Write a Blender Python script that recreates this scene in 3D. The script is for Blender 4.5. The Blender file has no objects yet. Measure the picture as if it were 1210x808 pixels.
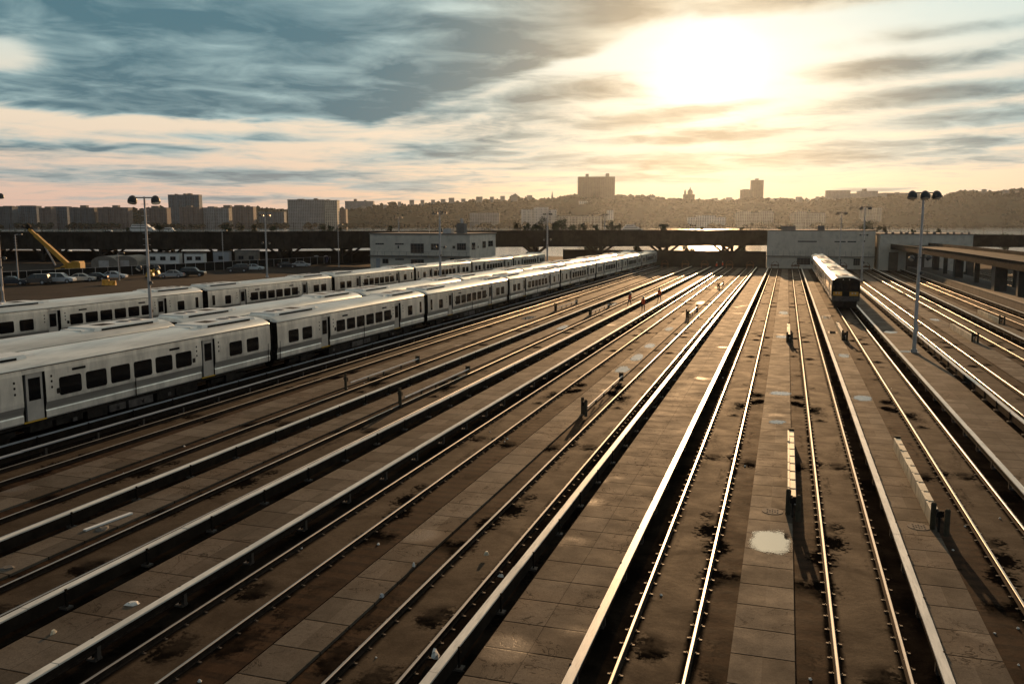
import bpy, bmesh, math, random
from mathutils import Vector, Matrix, noise as mnoise
random.seed(11)
C = bpy.context.scene
COL = C.collection

# ------------------------------------------------------------------ camera
CH, FPX, CX, CY, HY = 9.7, 1037.0, 605.0, 404.0, 262.0
PITCH = math.atan((CY - HY) / FPX)
YAW = math.radians(17.285)
cd = bpy.data.cameras.new('camera'); cam = bpy.data.objects.new('camera', cd); COL.objects.link(cam)
cam.location = (0, 0, CH); cam.rotation_euler = (math.pi / 2 - PITCH, 0, YAW)
cd.sensor_width = 36; cd.lens = FPX / 1210 * 36; cd.clip_start = 0.3; cd.clip_end = 30000
C.camera = cam
# ------------------------------------------------------------------ exposure and light
C.view_settings.view_transform = 'Standard'; C.view_settings.look = 'None'
C.view_settings.gamma = 1; C.view_settings.use_curve_mapping = False
C.view_settings.exposure = 0.0
SUN_AZ, SUN_EL = math.radians(-4.9), math.radians(9.2)      # azimuth from +Y towards +X
SKY_STRENGTH, SUN_STRENGTH = 0.1, 4.6
sl = bpy.data.lights.new('sun', 'SUN'); sl.energy = SUN_STRENGTH; sl.angle = math.radians(0.5); sl.color = (1.0, 0.58, 0.27)
so = bpy.data.objects.new('sun', sl); COL.objects.link(so)
SUND = Vector((math.sin(SUN_AZ) * math.cos(SUN_EL), math.cos(SUN_AZ) * math.cos(SUN_EL), math.sin(SUN_EL)))
so.rotation_euler = SUND.to_track_quat('Z', 'Y').to_euler(); so.location = (0, 0, 60)

class N:                       # small expression builder over Math nodes
    def __init__(s, t, k): s.t, s.k = t, k
    def op(s, o, *a):
        n = s.t.nodes.new('ShaderNodeMath'); n.operation = o
        for i, v in enumerate((s,) + a):
            if isinstance(v, N): s.t.links.new(v.k, n.inputs[i])
            else: n.inputs[i].default_value = v
        return N(s.t, n.outputs[0])
    def __add__(s, o): return s.op('ADD', o)
    __radd__ = __add__
    def __sub__(s, o): return s.op('SUBTRACT', o)
    def __rsub__(s, o): return (s * -1.0) + o
    def __mul__(s, o): return s.op('MULTIPLY', o)
    __rmul__ = __mul__
    def __truediv__(s, o): return s.op('DIVIDE', o)
    def exp(s): return s.op('EXPONENT')
    def clamp(s): return s.op('MAXIMUM', 0.0).op('MINIMUM', 1.0)
    def step(s, a, b):
        n = s.t.nodes.new('ShaderNodeMapRange'); n.interpolation_type = 'SMOOTHSTEP'
        s.t.links.new(s.k, n.inputs[0]); n.inputs[1].default_value = a; n.inputs[2].default_value = b
        return N(s.t, n.outputs[0])
def mixc(t, f, a, b):
    n = t.nodes.new('ShaderNodeMix'); n.data_type = 'RGBA'
    for i, v in ((0, f), (6, a), (7, b)):
        if isinstance(v, N): t.links.new(v.k, n.inputs[i])
        elif i == 0: n.inputs[0].default_value = v
        else: n.inputs[i].default_value = tuple(v) + (1,)
    return N(t, n.outputs[2])
def vmath(t, op, a, b=None):
    n = t.nodes.new('ShaderNodeVectorMath'); n.operation = op
    for i, v in enumerate((a, b)):
        if v is None: continue
        if isinstance(v, N): t.links.new(v.k, n.inputs[i])
        else: n.inputs[i].default_value = v
    return N(t, n.outputs['Value' if op in ('DOT_PRODUCT', 'LENGTH') else 'Vector'])
def combine(t, x, y, z):
    n = t.nodes.new('ShaderNodeCombineXYZ')
    for i, v in enumerate((x, y, z)):
        if isinstance(v, N): t.links.new(v.k, n.inputs[i])
        else: n.inputs[i].default_value = v
    return N(t, n.outputs[0])
def tnoise(t, vec, scale, detail=4, rough=0.55, dist=0.0):
    n = t.nodes.new('ShaderNodeTexNoise'); t.links.new(vec.k, n.inputs['Vector'])
    n.inputs['Scale'].default_value = scale; n.inputs['Detail'].default_value = detail
    n.inputs['Roughness'].default_value = rough; n.inputs['Distortion'].default_value = dist
    return N(t, n.outputs[0])
def cscale(t, c, f):
    n = t.nodes.new('ShaderNodeVectorMath'); n.operation = 'SCALE'
    t.links.new(c.k, n.inputs[0])
    if isinstance(f, N): t.links.new(f.k, n.inputs['Scale'])
    else: n.inputs['Scale'].default_value = f
    return N(t, n.outputs[0])

def build_sky():
    w = bpy.data.worlds.new('World'); C.world = w; w.use_nodes = True
    t = w.node_tree; t.nodes.clear()
    out = t.nodes.new('ShaderNodeOutputWorld'); bg = t.nodes.new('ShaderNodeBackground')
    t.links.new(bg.outputs[0], out.inputs[0]); bg.inputs[1].default_value = SKY_STRENGTH
    sky = t.nodes.new('ShaderNodeTexSky'); sky.sky_type = 'NISHITA'; sky.sun_disc = False
    sky.sun_elevation = SUN_EL; sky.sun_rotation = SUN_AZ
    tc = t.nodes.new('ShaderNodeTexCoord'); d = N(t, tc.outputs['Generated'])
    sp = t.nodes.new('ShaderNodeSeparateXYZ'); t.links.new(d.k, sp.inputs[0])
    x, y, z = (N(t, sp.outputs[i]) for i in range(3))
    el = z.op('ARCSINE') * 57.2958
    a = x.op('ARCTAN2', y) * 57.2958 + 17.285            # degrees right of the view's middle
    cosang = vmath(t, 'DOT_PRODUCT', d, tuple(SUND))
    ang = cosang.op('MINIMUM', 0.99999).op('ARCCOSINE') * 57.2958
    # cloud sheet coordinates: the direction meets a flat layer overhead
    zz = z.op('MAXIMUM', 0.0) + 0.055
    P = combine(t, x / zz, y / zz, 0.0)
    n1 = tnoise(t, vmath(t, 'MULTIPLY', P, (0.85, 1.05, 1)), 1.0, 8, 0.56, 0.7)
    n2 = tnoise(t, vmath(t, 'MULTIPLY', vmath(t, 'ADD', P, (13.1, 4.7, 2.2)), (2.6, 2.4, 1)), 1.0, 6, 0.56, 0.5)
    n3 = tnoise(t, vmath(t, 'MULTIPLY', P, (0.75, 0.60, 1)), 1.0, 4, 0.55, 0.3)
    def blob(a0, e0, wa, we, k=0.0):
        u = (a - a0) / wa; v = (el - e0 - (a - a0) * k) / we
        return ((u * u + v * v) * -1.0).exp()
    wob = (n1 - 0.5) * 5.0
    # the big bank on the left: everything above a sloping edge, ending before the sun
    edge = (a + 9.0).op('MAXIMUM', 0.0) * 0.30 + 6.0
    bank = (el - edge + wob * 0.30).step(-0.35, 0.7) * (1.0 - (a - (el - 10.0) * 0.5 + wob * 1.2).step(3.0, 11.0))
    bank = bank * (1.0 - blob(-30, 9.1, 2.6, 0.9) * 1.2) * (1.0 - blob(-17.5, 14.0, 4.0, 0.6) * 0.7) * (1.0 - blob(-3, 12.9, 4, .5) * 0.5)
    streaks = [(-27, 4.3, 11, 0.62, 0, .62), (-16, 2.75, 18, 0.60, .004, .78), (-3, 4.4, 9, 1.1, .05, .70), (-4, 7.0, 6, 0.8, .10, .70), (2.5, 7.9, 6.0, 1.3, .16, .82), (3.5, 5.6, 8, 1.0, .08, .66),
               (9.5, 6.5, 8.5, 0.55, .10, .92), (11, 5.2, 10, 0.45, .03, .86), (13, 3.75, 20, 0.85, 0, .80), (25, 7.25, 8.5, 0.62, .06, 1.05), (23, 8.85, 8, 0.75, .05, .88), (29, 5.9, 9, 0.55, .03, 1.0), (26, 10.6, 7, .5, .05, .55), (21, 13.4, 12, 1.0, .06, 1.3),
               (27, 4.5, 10, .5, 0, .78), (-18, 1.4, 10, 0.30, 0, .55), (-7, 2.3, 5, .6, 0, .7), (22, 1.85, 2.6, .14, 0, .8), (-20, 5.0, 8, .4, .02, .55), (8, 2.7, 14, .45, 0, .55), (0.5, 5.4, 8, 2.4, .12, .46), (12, 4.9, 13, 2.0, 0, .40), (6, 8.6, 4, 1.0, .1, .55)]
    str_ = None
    for a0, e0, wa, we, k, amp in streaks:
        b_ = blob(a0, e0, wa, we, k) * amp
        str_ = b_ if str_ is None else str_.op('MAXIMUM', b_)
    cover = (n1 - 0.5) * 1.05 + (n2 - 0.5) * 0.75 + bank * 0.80 + str_ * 0.88 + 0.14 - blob(12.0, 10.6, 6.0, 2.4) * 0.40 - blob(12.5, 22.5, 11.0, 5.0) * 1.3 + blob(6.5, 12.9, 3.5, .8) * .3
    cover = cover + (el - 17.0).step(0.0, 9.0) * (0.5 - (ang * -0.05).exp() * 0.7)
    m = cover.step(0.16, 0.74)
    thick = cover.step(0.35, 1.15)
    near = (ang * -0.085).exp()                # closeness to the sun
    # clear sky behind the clouds
    hor = mixc(t, a.step(-24, 6), (0.75, 0.50, 0.40), (0.80, 0.56, 0.36))
    hor = mixc(t, a.step(16, 32), hor, (0.84, 0.60, 0.41))
    clear = mixc(t, el.step(0.2, 6.5), hor, (0.90, 0.74, 0.56))
    clear = mixc(t, el.step(5.5, 12.5), clear, (0.62, 0.76, 0.72))
    clear = mixc(t, el.step(13.0, 40.0), clear, (0.20, 0.21, 0.21))
    clear = mixc(t, cosang.step(0.55, -0.25), clear, (0.36, 0.42, 0.48))      # the eastern sky is blue grey
    clear = mixc(t, (ang * -0.115).exp() * (el.step(0.0, 8.5) * 0.55 + 0.2), clear, (0.97, 0.89, 0.75))
    da = a - 12.4; de = el - 9.0
    core = (((da * da * 0.012 + de * de * 0.060) * -1.0).exp() * 0.17 + (ang * ang * -0.15).exp() * 0.50) * (n3 * 1.7 + n1 * 0.8 - 0.25).op('MAXIMUM', 0.0)
    clear = vmath(t, 'ADD', clear, cscale(t, combine(t, 1.0, 0.95, 0.82), core))
    sky_boost = blob(13.5, 21.5, 13.0, 6.0) * el.step(14.6, 18.0) * 5.0        # unseen sky patch brightened above the sun to light puddles and roofs
    clear = vmath(t, 'ADD', clear, cscale(t, combine(t, 1.0, 0.76, 0.44), sky_boost))
    clear = vmath(t, 'ADD', cscale(t, clear, 9.4), cscale(t, N(t, sky.outputs[0]), 0.05))
    # clouds: slate far from the sun, warm grey near it, bright thin rims
    dark = mixc(t, near.step(0.10, 0.75), (0.062, 0.160, 0.205), (0.50, 0.39, 0.25))
    lite = mixc(t, near.step(0.10, 0.70), (0.36, 0.51, 0.52), (0.90, 0.77, 0.55))
    tone = (thick * 0.95 + 0.05 + (n2 - 0.5) * 1.2 + (n3 - 0.5) * 2.2 - (el - 10.5).op('MAXIMUM', 0.0) * 0.03).clamp()
    cl = mixc(t, tone, lite, dark)
    low = 1.0 - el.step(0.6, 5.5)
    cl = mixc(t, low * 0.50, cl, mixc(t, near.step(0.1, 0.6), (0.40, 0.36, 0.33), (0.80, 0.55, 0.28)))
    cl = mixc(t, el.step(16.0, 30.0) * 0.75, cl, (0.27, 0.25, 0.225))
    cl = cscale(t, cl, 10.0)
    c = mixc(t, m * 0.95, clear, cl)
    c = cscale(t, c, cosang.step(-0.9, 0.75) * 0.28 + 0.72)      # the half of the sky away from the sun is dimmer
    c = mixc(t, el.step(-1.5, -0.2), (0.5, 0.42, 0.33), c)
    t.links.new(c.k, bg.inputs[0])
    w.cycles.sampling_method = 'MANUAL'; w.cycles.sample_map_resolution = 1024
build_sky()
C.cycles.max_bounces = 6; C.cycles.diffuse_bounces = 2; C.cycles.glossy_bounces = 3; C.cycles.volume_bounces = 0
C.cycles.transmission_bounces = 2; C.cycles.caustics_reflective = False; C.cycles.caustics_refractive = False
C.cycles.sample_clamp_indirect = 4.0

# ------------------------------------------------------------------ helpers
G = 0.0072381                       # the yard falls gently away from the bridge
def gz(Y): return -G * Y
TILT = -math.atan(G)
_fw0 = Vector((-math.sin(YAW), math.cos(YAW), 0)); _rt = Vector((math.cos(YAW), math.sin(YAW), 0))
_fw = _fw0 * math.cos(PITCH) - Vector((0, 0, math.sin(PITCH))); _up = _rt.cross(_fw)
def ray(px, py): return _fw + _rt * ((px - CX) / FPX) - _up * ((py - CY) / FPX)
def at_depth(px, py, d):            # world point seen at a picture point of the photograph, d metres ahead
    r = ray(px, py); r = r * (d / r.dot(_fw0)); return Vector((r.x, r.y, r.z + CH))
def on_ground(px, py, h=0.0):
    r = ray(px, py); k = (h - CH) / (r.z + G * r.y); return r.x * k, r.y * k

def material(name, col, rough=0.7, metal=0.0, var=0.25, scale=3.0, bump=0.0, bscale=None, col2=None, spec=None, stretch=None, rvar=0.0, fine=None):
    m = bpy.data.materials.new(name); m.use_nodes = True; t = m.node_tree; b = t.nodes['Principled BSDF']
    tc = t.nodes.new('ShaderNodeTexCoord'); v = N(t, tc.outputs['Object'])
    if stretch: v = vmath(t, 'MULTIPLY', v, stretch)
    n = tnoise(t, v, scale, 5, 0.6, 0.2)
    lo = tuple(c * (1 - var) for c in col); hi = tuple(min(1, c * (1 + var)) for c in col) if col2 is None else col2
    c = mixc(t, n.step(0.28, 0.72), lo, hi)
    if fine:
        c = mixc(t, tnoise(t, v, fine, 3, 0.6).step(0.45, 0.75) * 0.5, c, tuple(k * 0.5 for k in col))
    t.links.new(c.k, b.inputs['Base Color'])
    b.inputs['Metallic'].default_value = metal
    if rvar:
        r = n * rvar + (rough - rvar * 0.5); t.links.new(r.k, b.inputs['Roughness'])
    else: b.inputs['Roughness'].default_value = rough
    if spec is not None: b.inputs['Specular IOR Level'].default_value = spec
    if bump:
        bn = t.nodes.new('ShaderNodeBump'); bn.inputs['Strength'].default_value = bump; bn.inputs['Distance'].default_value = 0.02
        t.links.new(tnoise(t, v, bscale or scale * 6, 4, 0.6).k, bn.inputs['Height']); t.links.new(bn.outputs[0], b.inputs['Normal'])
    return m

def random_tint(m, amt):
    t = m.node_tree; b = t.nodes['Principled BSDF']; l = b.inputs['Base Color'].links[0]; src = N(t, l.from_socket)
    oi = t.nodes.new('ShaderNodeObjectInfo'); r = N(t, oi.outputs['Random'])
    t.links.new(cscale(t, src, r * amt + (1 - amt * 0.6)).k, b.inputs['Base Color'])
def obj_sep(t):
    tc = t.nodes.new('ShaderNodeTexCoord'); v = N(t, tc.outputs['Object'])
    sp = t.nodes.new('ShaderNodeSeparateXYZ'); t.links.new(v.k, sp.inputs[0])
    return v, N(t, sp.outputs[0]), N(t, sp.outputs[1]), N(t, sp.outputs[2])

def facade_material(name, wall, glass, px=3.2, pz=3.0, wfrac=0.5, hfrac=0.5, var=0.15):
    m = bpy.data.materials.new(name); m.use_nodes = True; t = m.node_tree; b = t.nodes['Principled BSDF']
    v, x, y, z = obj_sep(t)
    h = x + y
    fx = (h / px).op('FRACT'); fz = (z / pz).op('FRACT')
    inx = fx.op('GREATER_THAN', 0.5 - wfrac / 2) * fx.op('LESS_THAN', 0.5 + wfrac / 2)
    inz = fz.op('GREATER_THAN', 0.3) * fz.op('LESS_THAN', 0.3 + hfrac)
    n = tnoise(t, v, 0.08, 4)
    wn = t.nodes.new('ShaderNodeTexWhiteNoise'); wn.noise_dimensions = '3D'
    t.links.new(combine(t, (h / px).op('FLOOR'), (z / pz).op('FLOOR'), 0.0).k, wn.inputs['Vector'])
    wr = N(t, wn.outputs['Value'])
    wallc = mixc(t, n.step(0.3, 0.7), tuple(c * (1 - var) for c in wall), tuple(c * (1 + var) for c in wall))
    glc = mixc(t, wr, tuple(c * 0.6 for c in glass), tuple(c * 1.7 for c in glass))
    t.links.new(mixc(t, inx * inz, wallc, glc).k, b.inputs['Base Color'])
    b.inputs['Roughness'].default_value = 0.75; b.inputs['Specular IOR Level'].default_value = 0.12
    return m

class MB:                           # collects faces, then links them as ONE mesh object
    def __init__(s): s.v, s.f, s.m = [], [], []
    def add(s, vs, fs, mi=0):
        o = len(s.v); s.v += [tuple(p) for p in vs]; s.f += [tuple(i + o for i in f) for f in fs]; s.m += [mi] * len(fs)
        return s
    def box(s, x0, x1, y0, y1, z0, z1, mi=0, M=None, top=None):
        vs = [Vector((x, y, z)) for z in (z0, z1) for y in (y0, y1) for x in (x0, x1)]
        if top is not None:
            cx, cy = (x0 + x1) / 2, (y0 + y1) / 2
            for i in range(4, 8): vs[i].x = cx + (vs[i].x - cx) * top; vs[i].y = cy + (vs[i].y - cy) * top
        if M is not None: vs = [M @ p for p in vs]
        return s.add(vs, [(0, 2, 3, 1), (4, 5, 7, 6), (0, 1, 5, 4), (2, 6, 7, 3), (0, 4, 6, 2), (1, 3, 7, 5)], mi)
    def bar(s, p, q, w, h=None, mi=0):       # square bar from p to q
        p, q = Vector(p), Vector(q); d = q - p; L = d.length; h = h or w
        M = Matrix.Translation(p) @ d.to_track_quat('Z', 'Y').to_matrix().to_4x4()
        return s.box(-w / 2, w / 2, -h / 2, h / 2, 0, L, mi, M)
    def tube(s, p, q, r, r2=None, n=8, mi=0, caps=True):
        p, q = Vector(p), Vector(q); d = q - p; L = d.length; r2 = r if r2 is None else r2
        M = Matrix.Translation(p) @ d.to_track_quat('Z', 'Y').to_matrix().to_4x4()
        vs = []
        for k, (zz, rr) in enumerate(((0, r), (L, r2))):
            for i in range(n):
                a = 2 * math.pi * i / n; vs.append(M @ Vector((rr * math.cos(a), rr * math.sin(a), zz)))
        fs = [(i, (i + 1) % n, n + (i + 1) % n, n + i) for i in range(n)]
        if caps: fs += [tuple(range(n))[::-1], tuple(range(n, 2 * n))]
        return s.add(vs, fs, mi)
    def extrude_y(s, prof, y0, y1, mi=0, caps=True):   # closed x-z outline swept along y (counter-clockwise seen from -y)
        n = len(prof)
        vs = [(x, y0, z) for x, z in prof] + [(x, y1, z) for x, z in prof]
        fs = [(i, (i + 1) % n, n + (i + 1) % n, n + i) for i in range(n)]
        if caps: fs += [tuple(range(n))[::-1], tuple(range(n, 2 * n))]
        return s.add(vs, fs, mi)
    def extrude_x(s, prof, x0, x1, mi=0):              # closed y-z outline swept along x
        n = len(prof)
        vs = [(x0, y, z) for y, z in prof] + [(x1, y, z) for y, z in prof]
        fs = [(i, n + i, n + (i + 1) % n, (i + 1) % n) for i in range(n)] + [tuple(range(n)), tuple(range(n, 2 * n))[::-1]]
        return s.add(vs, fs, mi)
    def mesh(s, name, mats):
        me = bpy.data.meshes.new(name); me.from_pydata(s.v, [], s.f)
        for m in (mats if isinstance(mats, (list, tuple)) else [mats]): me.materials.append(m)
        me.polygons.foreach_set('material_index', s.m); me.update()
        bm = bmesh.new(); bm.from_mesh(me); bmesh.ops.recalc_face_normals(bm, faces=bm.faces); bm.to_mesh(me); bm.free()
        return me
    def build(s, name, mats, parent=None, smooth=False):
        me = s.mesh(name, mats)
        if smooth: me.polygons.foreach_set('use_smooth', [True] * len(me.polygons))
        return link(name, me, parent)
def link(name, me, parent=None, loc=None):
    o = bpy.data.objects.new(name, me); COL.objects.link(o)
    if parent: o.parent = parent
    if loc: o.location = loc
    return o
def tag(o, label=None, cat=None, group=None, kind=None):
    if label: o['label'] = label
    if cat: o['category'] = cat
    if group: o['group'] = group
    if kind: o['kind'] = kind
    return o
def thing(name, label, cat, loc=(0, 0, 0), rz=0.0, group=None, rx=0.0):
    o = bpy.data.objects.new(name, None); COL.objects.link(o); o.empty_display_size = 0.3
    o.location = loc; o.rotation_euler = (rx, 0, rz)
    return tag(o, label, cat, group)
KIDS = {}
def children(o):
    if not KIDS:
        for c in bpy.data.objects:
            if c.parent: KIDS.setdefault(c.parent.name, []).append(c)
    return KIDS.get(o.name, [])
def copy_tree(root, loc, label, rz=None, rx=None):
    KIDS.clear(); base = root
    def rec(o, par):
        c = o.copy(); COL.objects.link(c); c.parent = par
        for ch in list(children(o)): rec(ch, c)
        return c
    r = rec(root, None); r.location = loc; r['label'] = label
    e = list(r.rotation_euler)
    if rx is not None: e[0] = rx
    if rz is not None: e[2] = rz
    r.rotation_euler = e
    return r
def struct(o): o['kind'] = 'structure'; return o

# ------------------------------------------------------------------ materials
M = {}
M['rail_top'] = material('rail_top', (0.38, 0.34, 0.30), 0.38, 0.9, 0.15, 2.0, stretch=(20, 0.6, 20), rvar=0.15)
M['rail_side'] = material('rail_side', (0.022, 0.015, 0.011), 0.85, 0.0, 0.4, 5, spec=0.08)
M['clip'] = material('clip', (0.05, 0.038, 0.03), 0.6, 0.2, 0.4, 1.3)
M['cover'] = material('cover', (0.66, 0.62, 0.54), 0.42, 0.0, 0.22, 0.6, bump=0.08, stretch=(6, 0.8, 6), fine=2.5, rvar=0.2)
M['cover_side'] = material('cover_side', (0.016, 0.012, 0.009), 0.9, 0.0, 0.35, 2, spec=0.03)
M['shade_blue_grey'] = material('shade_blue_grey', (0.30, 0.31, 0.33), 0.4, 0.0, 0.2, 1.0, stretch=(6, 0.8, 6))  # blue shade put into the cover colour; plain blue-grey on doors, trailers, scraps
M['ground'] = material('ground', (0.024, 0.018, 0.014), 0.9, 0, 0.45, 0.25, 0.3, 6, fine=1.5, spec=0.06)
M['dirt'] = material('dirt', (0.035, 0.03, 0.025), 0.92, 0, 0.4, 0.12, 0.3, 4, fine=0.8)
M['steel'] = material('steel', (0.76, 0.715, 0.63), 0.36, 0.45, 0.20, 0.7, stretch=(1, 1.6, 0.45), fine=1.1, rvar=0.12)
M['roof_steel'] = material('roof_steel', (0.74, 0.70, 0.62), 0.31, 0.4, 0.22, 0.5, stretch=(2.2, 0.25, 1), fine=2.0, rvar=0.15)
M['hatch'] = material('hatch', (0.70, 0.68, 0.63), 0.45, 0.2, 0.10, 1.2)
M['black_glass'] = material('black_glass', (0.006, 0.006, 0.007), 0.10, 0, 0.1, 1, spec=0.32)
M['black'] = material('black', (0.012, 0.011, 0.010), 0.75, 0, 0.4, 3, spec=0.08)
M['under'] = material('under', (0.022, 0.018, 0.015), 0.8, 0, 0.5, 2.5, spec=0.08)
M['underbox'] = material('underbox', (0.07, 0.06, 0.055), 0.6, 0.3, 0.5, 2.0)
M['door'] = material('door', (0.50, 0.48, 0.44), 0.38, 0.5, 0.12, 1.4)
M['yellow'] = material('yellow', (0.62, 0.36, 0.03), 0.5, 0, 0.18, 1.5)
M['amber'] = material('amber', (0.60, 0.28, 0.02), 0.45, 0, 0.15, 2)
M['crane_yellow'] = material('crane_yellow', (0.50, 0.25, 0.02), 0.5, 0, 0.18, 0.8)
M['galv'] = material('galv', (0.44, 0.41, 0.39), 0.45, 0.3, 0.2, 1.2)
M['lamp'] = material('lamp', (0.035, 0.033, 0.032), 0.5, 0.1, 0.3, 3)
M['lens'] = material('lens', (0.75, 0.70, 0.60), 0.15, 0.3, 0.1, 3)
M['post'] = material('post', (0.055, 0.045, 0.03), 0.8, 0, 0.35, 4, spec=0.08)
M['guard'] = material('guard', (0.58, 0.50, 0.36), 0.6, 0, 0.25, 1.5, fine=4)
M['bldg'] = material('bldg', (0.56, 0.51, 0.435), 0.8, 0, 0.10, 0.25, 0.15, 5, fine=0.7)
M['bldg_trim'] = material('bldg_trim', (0.15, 0.14, 0.13), 0.85, 0, 0.15, 0.5, spec=0.15)
M['viaduct'] = material('viaduct', (0.045, 0.035, 0.027), 0.85, 0, 0.4, 0.3, fine=1, spec=0.1)
M['conc'] = material('conc', (0.20, 0.175, 0.145), 0.8, 0, 0.2, 0.5, 0.2, 5, fine=1.5)
M['conc_dark'] = material('conc_dark', (0.09, 0.078, 0.066), 0.85, 0, 0.25, 0.5, 0.2, 5, fine=1.5)
M['white'] = material('white', (0.68, 0.67, 0.64), 0.5, 0, 0.08, 0.6)
M['wood'] = material('wood', (0.15, 0.10, 0.06), 0.8, 0, 0.3, 3)
M['leaf'] = material('leaf', (0.045, 0.060, 0.025), 0.7, 0, 0.5, 0.6)
M['bark'] = material('bark', (0.06, 0.045, 0.03), 0.9, 0, 0.3, 3)
M['forest'] = material('forest', (0.016, 0.021, 0.014), 0.9, 0, 0.55, 0.02, spec=0.0)
M['hill'] = material('hill', (0.018, 0.022, 0.015), 0.9, 0, 0.4, 0.01, spec=0.0)
M['tyre'] = material('tyre', (0.015, 0.015, 0.015), 0.8, 0, 0.2, 5)
M['chrome'] = material('chrome', (0.45, 0.45, 0.45), 0.3, 0.8, 0.1, 5)
M['glass'] = material('glass', (0.02, 0.024, 0.028), 0.08, 0, 0.1, 2, spec=0.6)
M['red'] = material('red', (0.42, 0.03, 0.02), 0.35, 0, 0.1, 3)
M['buffer'] = material('buffer', (0.14, 0.055, 0.02), 0.7, 0, 0.3, 3)
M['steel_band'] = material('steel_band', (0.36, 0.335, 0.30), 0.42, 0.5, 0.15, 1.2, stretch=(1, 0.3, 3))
M['vest'] = material('vest', (0.75, 0.10, 0.02), 0.7, 0, 0.12, 9)
M['trousers'] = material('trousers', (0.025, 0.025, 0.035), 0.85, 0, 0.2, 9)
M['skin'] = material('skin', (0.30, 0.17, 0.11), 0.6, 0, 0.1, 9)
M['helmet'] = material('helmet', (0.60, 0.55, 0.45), 0.35, 0, 0.05, 9)
M['paper'] = material('paper', (0.62, 0.60, 0.56), 0.7, 0, 0.12, 9)

for nm_, am_ in (('steel', .22), ('roof_steel', .22), ('door', .15)): random_tint(M[nm_], am_)
def puddle_material():
    m = bpy.data.materials.new('puddle_water'); m.use_nodes = True; t = m.node_tree; b = t.nodes['Principled BSDF']
    v, x, y, z = obj_sep(t)
    n = tnoise(t, v, 1.6, 5, 0.65)
    b.inputs['Base Color'].default_value = (0.035, 0.03, 0.025, 1)
    tcg = t.nodes.new('ShaderNodeTexCoord'); gen = vmath(t, 'MULTIPLY', vmath(t, 'SUBTRACT', N(t, tcg.outputs['Generated']), (0.5, 0.5, 0.0)), (2, 2, 0))
    gs = t.nodes.new('ShaderNodeSeparateXYZ'); t.links.new(gen.k, gs.inputs[0])
    gx, gy = N(t, gs.outputs[0]).op('ABSOLUTE'), N(t, gs.outputs[1]).op('ABSOLUTE')
    rad = (gx.op('POWER', 3.5) + gy.op('POWER', 3.0)).op('POWER', 0.3) + (n - 0.5) * 0.75 + (tnoise(t, v, 14.0, 3) - 0.5) * 0.35
    t.links.new((n.step(0.5, 0.8) * 0.06 + 0.05).k, b.inputs['Roughness'])
    t.links.new(((1.0 - rad.step(0.66, 0.98)) * 0.92).k, b.inputs['Alpha'])
    b.inputs['IOR'].default_value = 1.33; b.inputs['Specular IOR Level'].default_value = 0.5
    return m
M['puddle'] = puddle_material()

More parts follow.
